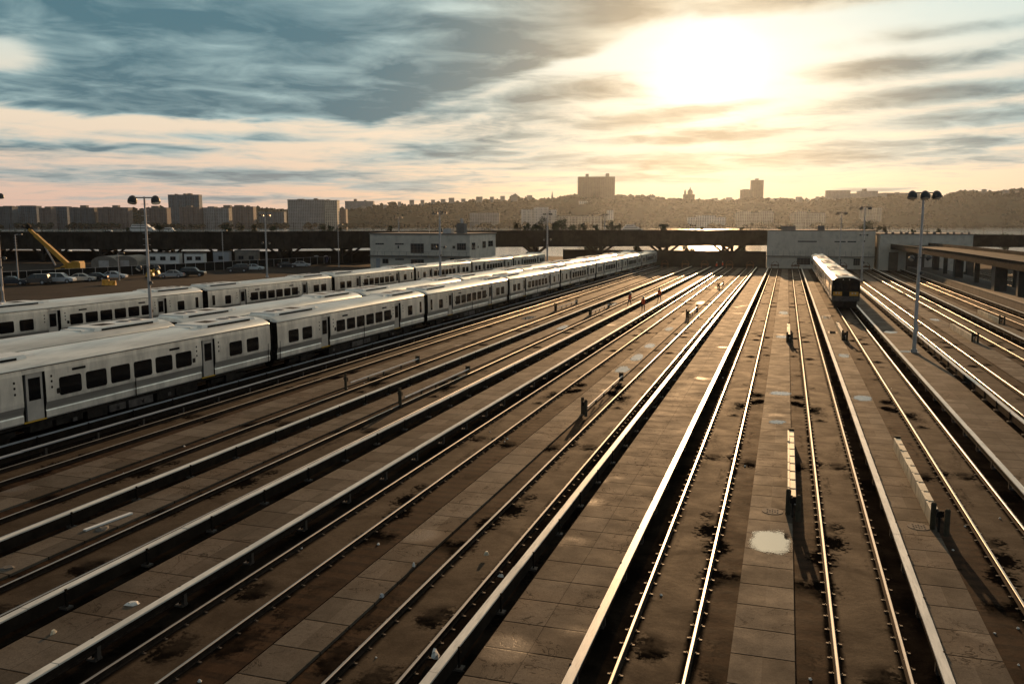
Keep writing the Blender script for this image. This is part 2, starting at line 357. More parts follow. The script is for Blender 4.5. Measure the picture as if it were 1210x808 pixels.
def trackbed_material():
    m = bpy.data.materials.new('track_bed'); m.use_nodes = True; t = m.node_tree; b = t.nodes['Principled BSDF']
    v, x, y, z = obj_sep(t)
    n = tnoise(t, v, 0.9, 6, 0.62, 0.3); n4 = tnoise(t, v, 6.0, 4, 0.6)
    nl = tnoise(t, vmath(t, 'MULTIPLY', v, (1.0, 0.16, 1)), 1.2, 5, 0.6)
    wobx = (n - 0.5) * 0.14
    ax = x.op('ABSOLUTE') + wobx
    mid = mixc(t, n.step(0.3, 0.7), (0.030, 0.020, 0.012), (0.062, 0.043, 0.027))
    mid = mixc(t, nl.step(0.5, 0.75) * 0.6, mid, (0.035, 0.022, 0.014))
    tie = ((y / 0.62).op('FRACT') - 0.5).op('ABSOLUTE').step(0.22, 0.36)
    rust = mixc(t, nl.step(0.3, 0.7), (0.022, 0.011, 0.006), (0.050, 0.026, 0.013))
    rust = mixc(t, tie * n4.step(0.25, 0.6) * 0.8, rust, (0.014, 0.008, 0.005))
    grease = mixc(t, n.step(0.35, 0.65), (0.008, 0.006, 0.0045), (0.020, 0.015, 0.011))
    band = ax.step(0.50, 0.64)
    outer = (1.0 - (x + wobx).step(0.2, 0.3)) * ax.step(0.90, 1.02)       # the rusty shoulder lies on the side without a cover board
    c = mixc(t, band, mid, grease)
    c = mixc(t, outer, c, rust)
    # leaked oil: irregular black blots under where cars stand, in clusters
    w = vmath(t, 'ADD', v, cscale(t, combine(t, n4 - 0.5, tnoise(t, v, 2.7, 5, 0.7) - 0.5, 0.0), 1.3))
    vo = t.nodes.new('ShaderNodeTexVoronoi'); vo.feature = 'F1'; vo.inputs['Scale'].default_value = 1.0
    t.links.new(vmath(t, 'MULTIPLY', w, (0.85, 0.46, 1)).k, vo.inputs['Vector'])
    blot = 1.0 - (N(t, vo.outputs['Distance']) + (n4 - 0.5) * 0.3).step(0.27, 0.46)
    clus = (tnoise(t, vmath(t, 'MULTIPLY', v, (0.05, 0.13, 1)), 1.0, 2) + (n - 0.5) * .2).step(0.40, 0.49)
    oil = (blot * clus).op('MAXIMUM', (nl + (n4 - 0.5) * 0.3).step(0.58, 0.72) * 0.8)
    c = mixc(t, oil * 0.95, c, (0.004, 0.0032, 0.0026))
    c = mixc(t, n4.step(0.5, 0.8) * 0.4, c, (0.018, 0.012, 0.008))
    n5 = tnoise(t, v, 30.0, 3, 0.7)
    c = cscale(t, c, n5 * 1.5 + 0.25)
    t.links.new(c.k, b.inputs['Base Color'])
    t.links.new((0.80 - (n - 0.5) * 0.35).k, b.inputs['Roughness'])
    t.links.new(((1.0 - oil) * (1.0 - band) * 0.055 + outer * (1.0 - oil) * 0.03).k, b.inputs['Specular IOR Level'])
    bn = t.nodes.new('ShaderNodeBump'); bn.inputs['Strength'].default_value = 0.35; bn.inputs['Distance'].default_value = 0.02
    t.links.new((n4 + n).k, bn.inputs['Height']); t.links.new(bn.outputs[0], b.inputs['Normal'])
    return m
M['bed'] = trackbed_material()

def walkway_material(name, cols, width, seed):
    m = bpy.data.materials.new(name); m.use_nodes = True; t = m.node_tree; b = t.nodes['Principled BSDF']
    v, x, y, z = obj_sep(t)
    v2 = vmath(t, 'ADD', v, (seed * 7.3, seed * 3.1, 0))
    n = tnoise(t, v2, 0.7, 6, 0.62, 0.2); n4 = tnoise(t, v2, 9.0, 4, 0.65); nl = tnoise(t, v2, 0.22, 3)
    yy = y / 1.42 + (n - 0.5) * 0.02
    fy = yy.op('FRACT'); jy = (fy - 0.5).op('ABSOLUTE').step(0.474, 0.490)
    if cols > 1:
        fx = ((x + width / 2) / (width / cols)).op('FRACT'); jx = (fx - 0.5).op('ABSOLUTE').step(0.487, 0.497)
        joint = jy.op('MAXIMUM', jx * 0.7)
    else: joint = jy
    joint = joint * n4.step(0.15, 0.45)
    wn = t.nodes.new('ShaderNodeTexWhiteNoise'); wn.noise_dimensions = '2D'
    t.links.new(combine(t, (x / (width / cols)).op('FLOOR') * 1.0, yy.op('FLOOR') + seed * 17.0, 0.0).k, wn.inputs['Vector'])
    slab = N(t, wn.outputs['Value'])
    c = mixc(t, (n * 0.62 + slab * 0.38).step(0.25, 0.75), (0.045, 0.036, 0.027), (0.118, 0.096, 0.074))
    c = mixc(t, nl.step(0.45, 0.7) * 0.5, c, (0.085, 0.055, 0.036))
    c = mixc(t, n4.step(0.48, 0.75) * 0.5, c, (0.035, 0.026, 0.018))
    n5 = tnoise(t, v2, 34.0, 3, 0.7)
    c = cscale(t, c, n5 * 1.5 + 0.25)
    crack = (tnoise(t, v2, 0.8, 6, 0.55, 1.2) - 0.5).op('ABSOLUTE').step(0.010, 0.003) * nl.step(0.45, 0.55)
    joint = joint.op('MAXIMUM', crack * 0.8)
    c = mixc(t, joint * 0.85, c, (0.014, 0.011, 0.008))
    # damp rings left by dried puddles
    vo = t.nodes.new('ShaderNodeTexVoronoi'); vo.inputs['Scale'].default_value = 0.32
    t.links.new(vmath(t, 'ADD', v2, cscale(t, combine(t, n, n4 * 0.3, 0.0), 0.8)).k, vo.inputs['Vector'])
    dd = N(t, vo.outputs['Distance'])
    damp = 1.0 - dd.step(0.16, 0.30)
    c = mixc(t, damp * 0.45, c, (0.05, 0.042, 0.034))
    t.links.new(c.k, b.inputs['Base Color'])
    wet = damp * nl.step(0.50, 0.62)
    t.links.new(((1.0 - joint) * 0.09 + wet * 0.22).k, b.inputs['Specular IOR Level'])
    t.links.new((0.80 - (n - 0.5) * 0.4 - wet * n5.step(0.35, 0.65) * 0.34).k, b.inputs['Roughness'])
    bn = t.nodes.new('ShaderNodeBump'); bn.inputs['Strength'].default_value = 0.35; bn.inputs['Distance'].default_value = 0.015
    t.links.new((n4 * 0.6 + n - joint * 1.5).k, bn.inputs['Height']); t.links.new(bn.outputs[0], b.inputs['Normal'])
    return m

# ------------------------------------------------------------------ ground, water, hills
mb = MB(); xs = [-700, -400, -200, -100, 0, 100, 200, 420]; ys = [-60, 0, 60, 120, 180, 240, 300]
vv = [(x, y, gz(y) - 0.2) for y in ys for x in xs] + [(x, 301, -5.5) for x in xs]
nx = len(xs); ff = [(j * nx + i, j * nx + i + 1, (j + 1) * nx + i + 1, (j + 1) * nx + i) for j in range(len(ys)) for i in range(nx - 1)]
mb.add(vv, ff); struct(mb.build('ground', M['ground']))
def water_material():
    m = bpy.data.materials.new('river_water'); m.use_nodes = True; t = m.node_tree; b = t.nodes['Principled BSDF']
    v, x, y, z = obj_sep(t)
    b.inputs['Base Color'].default_value = (0.05, 0.055, 0.05, 1); b.inputs['Roughness'].default_value = 0.12; b.inputs['IOR'].default_value = 1.33
    bn = t.nodes.new('ShaderNodeBump'); bn.inputs['Strength'].default_value = 0.08; bn.inputs['Distance'].default_value = 0.6
    t.links.new(tnoise(t, vmath(t, 'MULTIPLY', v, (0.25, 0.5, 1)), 0.5, 4, 0.6).k, bn.inputs['Height']); t.links.new(bn.outputs[0], b.inputs['Normal'])
    return m
mb = MB(); mb.add([(-9000, 290, -4.2), (9000, 290, -4.2), (9000, 12000, -4.2), (-9000, 12000, -4.2)], [(0, 1, 2, 3)])
struct(mb.build('river', water_material()))

RIDGE = [(-400, 247), (0, 249), (200, 248), (300, 247), (370, 247), (440, 244), (470, 242.5), (500, 241), (540, 239), (570, 238), (600, 236.5), (640, 234.5), (680, 232), (730, 233),
         (760, 233), (800, 236), (850, 236.5), (900, 236), (940, 236), (1000, 234), (1060, 231.5), (1110, 231), (1145, 226), (1180, 227), (1210, 223), (1400, 222), (1700, 224)]
def ridge_y(px):
    for (a, b), (c, d) in zip(RIDGE, RIDGE[1:]):
        if a <= px <= c: return b + (d - b) * (px - a) / (c - a)
    return RIDGE[0][1] if px < RIDGE[0][0] else RIDGE[-1][1]
D_SHORE, D_RIDGE, D_BACK = 1950.0, 2380.0, 2750.0
def hill_z(px, t):                  # t: 0 at the shore, 1 at the ridge
    top = CH + (HY - ridge_y(px)) / FPX * D_RIDGE * 1.0 - 4.0
    if t <= 0: return -3.0
    s = min(1, t); s = 0.06 * min(1, s * 4) + 0.94 * (max(0, (s - 0.22) / 0.78) ** 1.0); s = s * s * (3 - 2 * s) * 0.6 + s * 0.4
    return -3.0 + (top + 3.0) * s
def hill_xy(px, d):
    p = at_depth(px, HY, d); return p.x, p.y
mb = MB(); cols = list(range(-500, 1720, 10)); rows = [-0.02] + [i / 14 for i in range(15)] + [1.4, 1.9]
vs = []
for tt in rows:
    for px in cols:
        d = D_SHORE + (D_RIDGE - D_SHORE) * tt
        x, y = hill_xy(px, d)
        z = -8.0 if tt < 0 else hill_z(px, tt) - (max(0, tt - 1) * 12)
        z += mnoise.noise(Vector((x * 0.012, y * 0.012, 0))) * 7 * min(1, max(0, tt) * 2)
        vs.append((x, y, z))
nc = len(cols)
mb.add(vs, [(j * nc + i, j * nc + i + 1, (j + 1) * nc + i + 1, (j + 1) * nc + i) for j in range(len(rows) - 1) for i in range(nc - 1)])
struct(mb.build('hills', M['hill'], smooth=True))
# woods on the far bank: thousands of small faceted clumps
_ico = bmesh.new(); bmesh.ops.create_icosphere(_ico, subdivisions=1, radius=1.0)
ICO_V = [v.co.copy() for v in _ico.verts]; ICO_F = [tuple(v.index for v in f.verts) for f in _ico.faces]; _ico.free()
mb = MB(); rnd = random.Random(5)
def clump(mb, p, rx, rz, rnd, jag=0.35, mi=0):
    vs = [Vector((p[0] + c.x * rx * (1 + rnd.uniform(-jag, jag)), p[1] + c.y * rx * (1 + rnd.uniform(-jag, jag)), p[2] + c.z * rz * (1 + rnd.uniform(-jag, jag)))) for c in ICO_V]
    mb.add(vs, ICO_F, mi)
for i in range(9500):
    px = rnd.uniform(-80, 1320); tt = rnd.random() ** 0.75 * 1.04
    if px < 340 and tt < 0.55 and rnd.random() < 0.6: continue
    if mnoise.noise(Vector((px * 0.03, tt * 4, 3))) < -0.28 and tt < 0.85: continue
    d = D_SHORE + (D_RIDGE - D_SHORE) * tt; x, y = hill_xy(px, d)
    r = rnd.uniform(2.2, 6.0)
    if rnd.random() < 0.05: r *= 1.6
    z = hill_z(px, tt) + mnoise.noise(Vector((x * 0.012, y * 0.012, 0))) * 7 * min(1, tt * 2)
    clump(mb, (x, y, z + r * 0.35), r * rnd.uniform(.8, 1.5), r * rnd.uniform(0.6, 1.1), rnd, 0.5)
for i in range(1500):             # trees along the far shore
    px = rnd.uniform(-60, 1300); d = 1775 + rnd.uniform(0, 40); x, y = hill_xy(px, d)
    if mnoise.noise(Vector((px * 0.05, 9, 3))) < -0.05: continue
    r = rnd.uniform(1.8, 4.5); clump(mb, (x, y, -3 + r * rnd.uniform(.5, 1.8)), r * 1.3, r, rnd, 0.5)
o = mb.build('forest', M['forest'], smooth=True); tag(o, 'hazy dark green woods covering the far river bank and ridge', 'woods', kind='stuff')

# ------------------------------------------------------------------ tracks
RAIL = [(-0.07, 0), (0.07, 0), (0.07, 0.015), (0.012, 0.03), (0.012, 0.11), (0.036, 0.118), (0.036, 0.148), (0.026, 0.156), (-0.026, 0.156), (-0.036, 0.148), (-0.036, 0.118), (-0.012, 0.11), (-0.012, 0.03), (-0.07, 0.015)]
def rail_mesh(x, y0, y1):
    mb = MB(); n = len(RAIL)
    vs = [(x + a, y0, z - 0.156) for a, z in RAIL] + [(x + a, y1, z - 0.156) for a, z in RAIL]
    for i in range(n):
        mi = 0 if i in (6, 7, 8) else 1
        mb.add([], [], 0); mb.f.append((i, (i + 1) % n, n + (i + 1) % n, n + i)); mb.m.append(mi)
    mb.f += [tuple(range(n))[::-1], tuple(range(n, 2 * n))]; mb.m += [1, 1]; mb.v = vs
    return mb
def clip_mesh(y0, y1, seed):
    mb = MB(); r = random.Random(seed); y = y0
    while y < y1:
        for s in (-0.755, 0.755):
            for q in (-1, 1):
                if r.random() < 0.10: continue
                x = s + q * 0.125; j = r.uniform(-0.02, 0.02)
                mb.box(x - 0.055, x + 0.055, y + j - 0.028, y + j + 0.028, -0.152, -0.135 + r.uniform(-0.008, 0.006))
                mb.box(x - q * 0.02 - 0.012, x - q * 0.02 + 0.012, y + j - 0.012, y + j + 0.012, -0.14, -0.112)
        y += 0.76
    return mb
TRACKS = [   # centre, start, end, clips up to, label
    (-2.50, 3, 223, 120, 'pair of shiny rails on the left of the narrow central walkway'),
    (2.22, 3, 223, 120, 'pair of shiny rails on the right of the narrow central walkway'),
    (7.04, 5, 226, 120, 'pair of rails that the lone oncoming train stands on'),
    (13.0, 14, 227, 90, 'first pair of rails to the right of the tall near lamp post'),
    (18.1, 20, 226, 0, 'second pair of rails to the right of the near lamp post'),
    (24.1, 26, 225, 0, 'pair of rails running beside the raised concrete platform'),
    (-8.38, 4, 223, 110, 'rails left of the broad slab walkway between two pale cover boards'),
    (-13.3, 6, 223, 80, 'rails with black oil blots left of the kerbed walkway'),
    (-19.3, 9, 223, 0, 'fourth pair of rails out from the nearest train'),
    (-24.05, 12, 223, 0, 'third pair of rails out from the nearest train'),
    (-29.2, 15, 223, 0, 'empty rails closest to the side of the nearest train'),
    (-33.6, 20, 232, 0, 'dark rails hidden beneath the nearest silver train'),
    (-38.4, 24, 230, 0, 'rails beneath the middle silver train'),
    (-56.1, 40, 232, 0, 'rails beneath the farthest silver train'),
    (-66.0, 46, 230, 0, 'dull empty rails just behind the farthest silver train'),
    (-72.0, 50, 230, 0, 'second dull empty pair of rails behind the farthest train'),
    (-78.5, 54, 230, 0, 'third dull empty pair of rails behind the farthest train'),
    (-85.0, 58, 230, 0, 'dull empty rails nearest the row of parked cars'),
    (36.5, 70, 225, 0, 'pair of rails just beyond the columns of the raised road'),
    (41.5, 80, 225, 0, 'second pair of rails beyond the columns of the raised road'),
    (46.5, 90, 225, 0, 'farthest pair of rails beyond the raised road'),
]
clip_cache = {}
for i, (cx, y0, y1, yc, lab) in enumerate(TRACKS):
    t = thing('railway_track', lab, 'railway track', (cx, 0, 0), 0, 'tracks of the train yard', TILT)
    for s in (-0.755, 0.755): rail_mesh(s, y0, y1).build('rail', [M['rail_top'], M['rail_side']], t)
    if yc: tag(clip_mesh(y0, yc, i).build('rail_clips', M['clip'], t), kind='stuff')
    b = MB(); b.box(-1.95, 1.95, y0 - 4, y1 + 3, -0.40, -0.155)
    o = b.build('track_bed', M['bed']); o.location = (cx, 0, 0); o.rotation_euler = (TILT, 0, 0); struct(o)
    if cx in (-2.5, 13.0, -13.3, -29.2): o.scale = (-1, 1, 1)        # cover board on the left

# ------------------------------------------------------------------ walkways between the tracks
WALKS = [(-0.15, 1.42, 1, 3), (4.43, 1.34, 1, 5), (9.95, 2.2, 2, 10), (15.65, 1.7, 1, 18), (21.0, 1.6, 1, 24), (-5.35, 2.15, 2, 4), (-10.6, 1.25, 1, 5),
         (-16.15, 2.0, 2, 8), (-21.35, 1.3, 1, 11), (-26.65, 1.8, 1, 14)]
for i, (cx, w, n, y0) in enumerate(WALKS):
    b = MB(); b.box(-w / 2, w / 2, y0 - 2, 226, -0.5, -0.075)
    o = b.build('walkway', walkway_material('walkway_slabs', n, w, i + 1)); o.location = (cx, 0, 0); o.rotation_euler = (TILT, 0, 0); struct(o)
    KIDS.clear()

# ------------------------------------------------------------------ third rails under cover boards
def bracket_mesh(side):
    mb = MB(); s = side
    mb.box(s * 0.125 - 0.018, s * 0.125 + 0.018, -0.035, 0.035, -0.12, 0.345)
    mb.box(min(0, s * 0.17), max(0, s * 0.17), -0.03, 0.03, 0.235, 0.265)
    mb.box(s * 0.10 - 0.13, s * 0.10 + 0.13, -0.11, 0.11, -0.156, -0.10, 1)
    mb.box(-0.05, 0.05, -0.06, 0.06, -0.12, 0.24, 1)
    mb.box(s * 0.115 - 0.022, s * 0.115 + 0.022, -0.03, 0.03, 0.33, 0.376)
    return mb.mesh('bracket', [M['cover_side'], M['clip']])
BRK = {1: bracket_mesh(1), -1: bracket_mesh(-1)}
def third_rail(cx, y0, y1, side, lab, width=0.21, mat='cover', step=3.05):
    t = thing('third_rail', lab, 'third rail', (cx, 0, 0), 0, 'covered third rails of the yard', TILT)
    w = width / 2; b = MB(); r = random.Random(int(cx * 10)); y = y0
    while y < y1:                                    # boards about six metres long, butted with a slight gap
        e = min(y + 6.1, y1); dz = r.uniform(-0.006, 0.006); dx = r.uniform(-0.006, 0.006)
        b.box(-w + dx, w + dx, y, e - 0.018, 0.325 + dz, 0.365 + dz)
        y = e
    b.build('cover_board', M[mat], t)
    b = MB(); b.box(side * (w - 0.01) - 0.012, side * (w - 0.01) + 0.012, y0, y1, -0.02, 0.322); b.box(-side * (w - 0.02) - 0.01, -side * (w - 0.02) + 0.01, y0, y1, 0.22, 0.322); b.build('side_board', M['cover_side'], t)
    b = MB(); b.extrude_y([(-0.045, 0.08), (0.045, 0.08), (0.045, 0.10), (0.012, 0.115), (0.012, 0.16), (0.04, 0.17), (0.04, 0.20), (-0.04, 0.20), (-0.04, 0.17), (-0.012, 0.16), (-0.012, 0.115), (-0.045, 0.10)], y0, y1)
    b.build('conductor_rail', M['rail_side'], t)
    y = y0 + 1.2; k = 0
    while y < y1 - 0.5 and k < 72:
        link('bracket', BRK[side], t, (0, y, 0)); y += step; k += 1
third_rail(-3.98, 4, 222, -1, 'pale third rail cover board left of the central walkway pair of rails')
third_rail(3.60, 4, 222, 1, 'pale third rail cover board right of the central walkway pair of rails')
third_rail(8.52, 8, 226, 1, 'pale third rail cover board passing the foot of the near lamp post on its left')
third_rail(11.42, 12, 227, -1, 'pale third rail cover board passing the near lamp post on its right')
third_rail(19.75, 20, 226, 1, 'third rail cover board second from the raised platform')
third_rail(25.75, 26, 225, 1, 'third rail cover board closest to the raised platform')
third_rail(-6.78, 4, 222, 1, 'pale third rail cover board at the left edge of the broad slab walkway')
third_rail(-14.72, 8, 222, -1, 'pale cover board beside the rails left of the kerbed walkway')
third_rail(-17.65, 10, 222, 1, 'pale third rail cover board fourth out from the nearest train')
third_rail(-22.3, 12, 222, 1, 'pale third rail cover board third out from the nearest train')
third_rail(-30.35, 16, 222, -1, 'third rail cover tinted with blue shade, on posts second out from the nearest train', 0.2, 'shade_blue_grey')
third_rail(-31.85, 20, 224, 1, 'third rail cover tinted with blue shade, on posts right against the nearest train', 0.16, 'shade_blue_grey')

# ------------------------------------------------------------------ puddles
def puddle(x, y, rx, ry, seed, flat=None):
    r = random.Random(seed); n = 40; vs = [(0, 0, 0)]; ph = [r.uniform(0, 6.28) for _ in range(5)]
    for i in range(n):
        a = 2 * math.pi * i / n; k = 1 + 0.16 * math.sin(2 * a + ph[0]) + 0.10 * math.sin(3 * a + ph[1]) + 0.07 * math.sin(5 * a + ph[2]) + .04 * math.sin(9 * a + ph[3])
        px_, py_ = rx * k * math.cos(a), ry * k * math.sin(a)
        if flat: px_ = max(-flat, min(flat, px_))
        vs.append((px_, py_, 0))
    mb = MB(); mb.add(vs, [(0, i + 1, (i + 1) % n + 1) for i in range(n)])
    o = mb.build('puddle', M['puddle']); o.location = (x, y, gz(y) - 0.070); o.rotation_euler = (TILT, 0, 0); struct(o)
for i, (x, y, rx, ry) in enumerate([(-0.12, 27.8, 1.0, 1.0), (4.62, 54, .50, 1.1), (-0.1, 45.8, .45, .5), (0.0, 54, .66, .8), (0.0, 83, .65, 1.2), (0, 107, .6, 2.0), (4.6, 72, .5, 1.0), (4.5, 88, .45, 1.4), (4.5, 103, .5, 2.2),
        (-10.6, 60, .5, 1.6), (-10.55, 66, .5, 1.9), (-10.6, 73, .45, 1.6), (-10.65, 86, .4, 2.0), (-10.6, 118, .5, 3.5), (9.7, 76, .9, .7), (9.8, 90, .7, 1.0), (-20.9, 84, .4, 2.5), (-21.3, 112, .6, 3), (-26.7, 92, .5, 2.4), (15.7, 104, .55, 1.2)]):
    puddle(x, y, rx, ry, i, 0.69 if abs(x) < .2 else None)

# ------------------------------------------------------------------ manhole covers
def manhole(x, y, lab):
    mb = MB(); mb.tube((0, 0, 0), (0, 0, 0.012), 0.36, n=20)
    for i in range(-3, 4):
        for j in range(-3, 4):
            if i * i + j * j <= 9 and (i + j) % 2 == 0: mb.box(i * .085 - .025, i * .085 + .025, j * .085 - .025, j * .085 + .025, 0.012, 0.022)
    o = mb.build('manhole_cover', M['conc_dark']); o.location = (x, y, gz(y) - 0.075); o.rotation_euler = (TILT, 0, 0)
    tag(o, lab, 'manhole cover', 'round covers in the walkways')
manhole(-0.1, 30.9, 'round metal cover beside the two dark bollards on the central walkway')
manhole(4.55, 30.7, 'round metal cover by the bollards on the walkway left of the lone train')
manhole(15.75, 98.5, 'pale round cover on the walkway right of the tall near lamp post')

# ------------------------------------------------------------------ service rails with bollards
def service_rail(L, guard=True):
    t = thing('service_rail', '', 'service rail', (0, 0, 0), 0, 'pale service rails with bollards on the walkways', TILT)
    mb = MB(); r = random.Random(3); n = 9
    for i in range(n):
        a = 1.0 + i * (L - 1.0) / n; b = a + (L - 1.0) / n - 0.10
        if not guard: break
        mb.box(-0.17, -0.10, a, b, 0.0, 0.52 + r.uniform(-.03, .03)); mb.box(-0.10, 0.10, a + .05, b - .05, 0.44, 0.48)
    if guard: mb.build('guard_panel', M['guard'], t)
    mb = MB()
    if guard: mb.box(-0.098, -0.05, .9, L, .0, .40)
    else:
        for q in (.3, .5, .75): mb.box(-.04, .04, L * q - .04, L * q + .04, 0, .3)
    mb.box(-0.14, 0.12, L, L + 0.2, 0, 0.55); mb.build('backing', M['post'], t)
    mb = MB(); mb.tube((0.08, 0.8, 0.34), (0.08, L, 0.34), 0.045, n=6); mb.build('pipe', M['galv'], t)
    for x, y in ((-0.15, 0.62), (0.17, 0)):
        mb = MB(); mb.tube((x, y, 0), (x, y, .86), 0.085, n=10); mb.tube((x, y, .86), (x, y, .90), 0.085, 0.04, n=10); mb.build('bollard', M['post'], t)
    mb = MB(); mb.box(-0.1, 0.12, 0.30, 0.42, 0.5, 0.72); mb.tube((-0.05, 0.2, .68), (-0.05, .5, .68), .05, n=8); mb.tube((.08, 0.22, .6), (.08, .45, .6), .04, n=8)
    mb.tube((0, .36, 0), (0, .36, .6), .04, n=6); mb.build('valve', M['under'], t)
    return t
proto = service_rail(11.8); plain = service_rail(11.2, False); plain_used = False
SR = [(0.56, 30.1, 'pale service rail with dark bollards on the central walkway nearest the camera'), (5.1, 30.0, 'pale stepped service rail with two bollards at lower right'),
      (0.52, 78.5, 'service rail on the central walkway, midway to the far end'), (5.2, 81.5, 'stepped service rail on the walkway beside the lone oncoming train'),
      (15.95, 83.8, 'short looking stepped service rail right of the tall near lamp post'), (-9.85, 44.1, 'service rail with two bollards on the kerbed walkway in the middle of the picture'),
      (-20.2, 43.6, 'service rail with dark bollards on the second walkway out from the near train'), (-25.3, 46.9, 'service rail with dark bollards on the first walkway out from the near train'),
      (-10.1, 97.2, 'service rail farther along the kerbed walkway past its row of puddles'), (-12.0 + 1.6, 147.2, 'most distant service rail of the kerbed walkway'),
      (-20.9, 96.6, 'service rail left of the three workers in orange vests'), (-25.9, 100.3, 'far service rail on the first walkway out from the near train'),
      (21.6, 101.0, 'stepped service rail close to the raised platform'),]
for k, (x, y, lab) in enumerate(SR):
    if k == 0: proto.location = (x, y, gz(y) - 0.075); proto['label'] = lab
    elif x < -9:
        if not plain_used: plain.location = (x, y, gz(y) - 0.075); plain['label'] = lab; plain_used = True
        else: copy_tree(plain, (x, y, gz(y) - 0.075), lab)
    else: copy_tree(proto, (x, y, gz(y) - 0.075), lab)

# ------------------------------------------------------------------ buffer stops
def buffer_stop():
    t = thing('buffer_stop', '', 'buffer stop', (0, 0, 0), 0, 'buffer stops at the far ends of the tracks')
    mb = MB()
    for s in (-0.755, 0.755):
        mb.bar((s, -1.6, 0), (s, 0, 1.5), 0.12); mb.bar((s, 1.3, 0), (s, 0, 1.5), 0.12); mb.bar((s, -1.6, 0.05), (s, 1.3, 0.05), 0.1)
        mb.bar((s, 0, 1.45), (s * 0.2, 0, 1.9), 0.1)
    mb.build('frame', M['buffer'], t)
    mb = MB(); mb.box(-1.0, 1.0, -0.2, 0.1, 0.8, 1.08); mb.box(-.25, .25, -.5, -.25, .9, 1.2); mb.build('beam', M['buffer'], t)
    return t
bs = buffer_stop()
BS = [(-2.5, 'left'), (2.22, '')]
for k, (x, lab) in enumerate([(-2.5, 'buffer stop just left of the right-hand pale building at the track end'), (2.22, 'buffer stop in front of the barred window of the pale building'), (13.0, 'buffer stop between the two pale buildings behind the lone train'),
        (-8.38, 'second buffer stop left of the pale building'), (-13.3, 'third buffer stop left of the pale building'), (-19.3, 'fourth buffer stop left of the pale building'),
        (-24.05, 'fifth buffer stop left of the pale building'), (-29.2, 'buffer stop closest to the far end of the near train'), (18.1, 'buffer stop near the start of the raised road')]):
    p = (x, 223.6, gz(223.6) - 0.15)
    if k == 0: bs.location = p; bs['label'] = lab
    else: copy_tree(bs, p, lab)

# ------------------------------------------------------------------ trains
CL = 24.86
SIDE = [(1.50, 1.00), (1.545, 1.06), (1.55, 1.34), (1.520, 1.40), (1.535, 1.52), (1.565, 1.64), (1.60, 1.77), (1.610, 1.95), (1.605, 2.60), (1.585, 3.20), (1.565, 3.44)]
ROOFP = [(1.60, 3.44), (1.62, 3.47), (1.60, 3.50), (1.50, 3.58), (1.36, 3.66), (1.18, 3.74), (0.95, 3.81), (0.65, 3.87), (0.33, 3.905), (0.0, 3.915)]
def side_x(z):
    for (x0, z0), (x1, z1) in zip(SIDE, SIDE[1:]):
        if z0 <= z <= z1: return x0 + (x1 - x0) * (z - z0) / (z1 - z0)
    return 1.565
def rounded_plate(mb, s, y0, y1, z0, z1, out, r=0.12, mi=0):     # flush panel following the side at height z
    pts = []
    for cy, cz, a0 in ((y1 - r, z1 - r, 0), (y0 + r, z1 - r, 90), (y0 + r, z0 + r, 180), (y1 - r, z0 + r, 270)):
        for k in range(4):
            a = math.radians(a0 + 30 * k); pts.append((cy + r * math.cos(a), cz + r * math.sin(a)))
    n = len(pts)
    vs = [(s * (side_x(z) - 0.05), y, z) for y, z in pts] + [(s * (side_x(z) + out), y, z) for y, z in pts]
    mb.add(vs, [(i, (i + 1) % n, n + (i + 1) % n, n + i) for i in range(n)] + [tuple(range(n, 2 * n))], mi)
DOORS = [(5.85, 7.10), (18.35, 19.60)]
WINS = [(1.35, 2.65), (3.15, 4.45)] + [(8.02 + i * 1.64, 9.38 + i * 1.64) for i in range(6)] + [(21.1, 22.1)]
